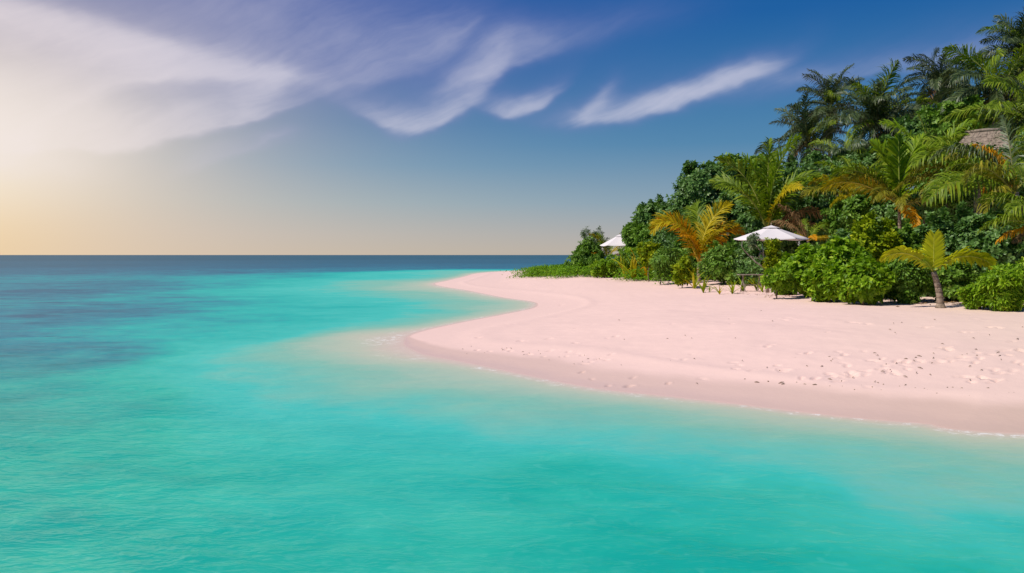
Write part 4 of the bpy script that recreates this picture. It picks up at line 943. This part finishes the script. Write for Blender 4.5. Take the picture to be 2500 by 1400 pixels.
# ================================================================== thatched houses among the trees
m_th, t, b, o = new_mat('palm_thatch'); Pn = obj_vec(t); x_, y_, z_ = sepxyz(t, Pn)
n = noise(t, combine(t, x_ * 9.0, y_ * 9.0, z_ * 2.0), 1.0, 5.0, .7); n2 = noise(t, Pn, 1.2, 3.0, .5)
put(t, b.inputs['Base Color'], mix(t, n2 * .5, mix(t, n.smooth(.3, .7), (.17, .12, .09, 1), (.38, .29, .22, 1)), (.24, .21, .18, 1))); b.inputs['Roughness'].default_value = 0.95; b.inputs['Specular IOR Level'].default_value = .1
put(t, b.inputs['Normal'], bump(t, n, .8, .05))
M_TIMB = plain_mat('house_timber', (.16, .10, .06), .7, .3, 8); M_WALL = plain_mat('house_plaster', (.42, .36, .28), .9)
def thatched(cx, cy, zr, hx, hy, ze, ridge, rot, label, courses=15):
    gz = floor_z(cx, cy); root = empty('thatched_house', (cx, cy, gz), R(rot)); tag(root, label, 'house'); zr -= gz; ze -= gz
    rn = np.random.default_rng(int(abs(cx) * 10))
    roof = empty('roof', (0, 0, 0)); roof.parent = root
    for c in range(courses):                          # overlapping bands of thatch, ragged at the lower edge
        f0, f1 = c / courses, min(1.0, (c + 1.35) / courses); V, Q = [], []; m = 28
        def ring(f, z, out):
            P = []; ax, ay = ridge + (hx - ridge) * f + out, 0.02 + hy * f + out
            for (ux, uy, vx, vy) in ((-ax, -ay, ax, -ay), (ax, -ay, ax, ay), (ax, ay, -ax, ay), (-ax, ay, -ax, -ay)):
                for k in range(m): q = k / m; P.append((ux + (vx - ux) * q, uy + (vy - uy) * q, z))
            return np.array(P)
        z0, z1 = zr + (ze - zr) * f0, zr + (ze - zr) * f1
        A0 = ring(f0, z0, .01); A1 = ring(f1, z1 + .015, .025); A1[:, 2] += rn.normal(0, .03, len(A1)); A1[:, :2] *= 1 + rn.normal(0, .006, (len(A1), 1)); A2 = A1 - np.array([0, 0, .035]); A2[:, :2] *= .985
        N = len(A0); V = np.concatenate([A0, A1, A2]); k = np.arange(N); k2 = (k + 1) % N
        Q = np.concatenate([np.stack([k, k + N, k2 + N, k2], 1), np.stack([k + N, k + 2 * N, k2 + 2 * N, k2 + N], 1)])
        link('thatch_course', mesh_np('thatch_course', V, [Q], m_th), roof)
    mb = MB(); mb.tube([(-ridge - .2, 0, zr + .03), (0, 0, zr + .07), (ridge + .2, 0, zr + .03)], [.07, .08, .07], 8); link('ridge_cap', mb.mesh('ridge_cap', m_th, True), roof)
    mb = MB(); wx, wy = hx * .8, hy * .8
    for (x, y, sx, sy) in ((0, -wy, 2 * wx, .15), (0, wy, 2 * wx, .15), (-wx, 0, .15, 2 * wy - .16), (wx, 0, .15, 2 * wy - .16)): mb.box((x, y, (ze + .2) / 2), (sx, sy, ze + .2))
    link('wall', mb.mesh('wall', M_WALL), root)
    for sx in (-1, 1):
        for sy in (-1, 1): mb = MB(); mb.tube([(sx * hx * .92, sy * hy * .92, -.1), (sx * hx * .92, sy * hy * .92, ze + .25)], [.09, .08], 8); link('post', mb.mesh('post', M_TIMB, True), root)
    mb = MB(); mb.box((0, -wy - .09, 1.05), (.95, .06, 2.1)); link('door', mb.mesh('door', M_TIMB), root)
    for sx in (-1, 1):
        mb = MB(); mb.box((sx * wx * .55, -wy - .09, 1.4), (.9, .05, 1.1)); w_ = link('window', mb.mesh('window', M_TIMB), root)
c = at(2392, 322, 38); thatched(c.x + 0.2, 38, c.z, 2.3, 2.1, c.z - 2.4, 0.6, -38, 'house with a tall steep thatched roof high among the palms', 20)
c = at(2085, 468, 48); thatched(c.x + .3, 48, c.z, 2.4, 2.2, c.z - 1.7, 1.0, 8, 'house with a low grey thatched roof behind yellowing fronds')

# ------------------------------------------------------------------ bits of wrack and twig on the sand
r = np.random.default_rng(21); mb = MB()
def bit(px, py, k=1.0):
    p = ground_px(px, py); a = r.uniform(0, 3.14); L = r.uniform(.03, .10) * k; d = np.array([math.cos(a), math.sin(a), r.uniform(-.05, .25)]) * L
    mb.tube([np.array(p) + (0, 0, .008), np.array(p) + d * .5 + (0, 0, .018), np.array(p) + d + (0, 0, .01)], [.004 * k, .011 * k, .004 * k], 4)
for _ in range(40): bit(r.uniform(1500, 2500), r.uniform(745, 945), .8)
for _ in range(28): bit(r.uniform(2000, 2500), r.uniform(850, 935), .9)
for px in np.linspace(1120, 1500, 22): bit(px + r.normal(0, 14), 850 + (px - 1100) * .085 + r.normal(0, 9), .6)
for px in np.linspace(1850, 2480, 30): bit(px + r.normal(0, 8), 935 + (px - 1850) * .05 + r.normal(0, 6))
for _ in range(26): bit(r.uniform(2080, 2480), r.uniform(728, 752), 2.0)
m_bit = plain_mat('dry_wrack', (.26, .19, .14), .9, .4)
tag(link('beach_wrack', mb.mesh('wrack', m_bit)), 'scattered dry twigs and wrack on the sand', 'beach wrack', None, 'stuff')

# ------------------------------------------------------------------ leaf litter at the foot of the hedge
r = np.random.default_rng(33); V, A = [], []
foot = [(1700, 706), (1890, 731), (1960, 724), (2030, 728), (2110, 736), (2200, 737), (2260, 742), (2330, 744), (2390, 748), (2470, 752), (2530, 752)]
for _ in range(900):
    k = r.integers(0, len(foot) - 1); q = r.random(); px = foot[k][0] * (1 - q) + foot[k + 1][0] * q; py = foot[k][1] * (1 - q) + foot[k + 1][1] * q + r.normal(-5, 4)
    c0 = np.array(ground_px(px, py)) + np.array([0, 0, .012 + .01 * r.random()]); a = r.uniform(0, 6.28); L = r.uniform(.05, .13); w = L * r.uniform(.25, .4)
    d = np.array([math.cos(a), math.sin(a), r.uniform(-.05, .25)]) * L; n_ = np.array([-math.sin(a), math.cos(a), r.uniform(-.2, .2)]) * w
    V += [c0, c0 + d * .5 - n_, c0 + d, c0 + d * .5 + n_ + np.array([0, 0, .01])]; A += [r.random()] * 4
k = np.arange(len(V) // 4) * 4
tag(link('leaf_litter', mesh_np('leaf_litter', V, [np.stack([k, k + 1, k + 2, k + 3], 1)], FM['brown'], {'v': A})), 'dry brown leaf litter along the foot of the hedge', 'leaf litter', None, 'stuff')
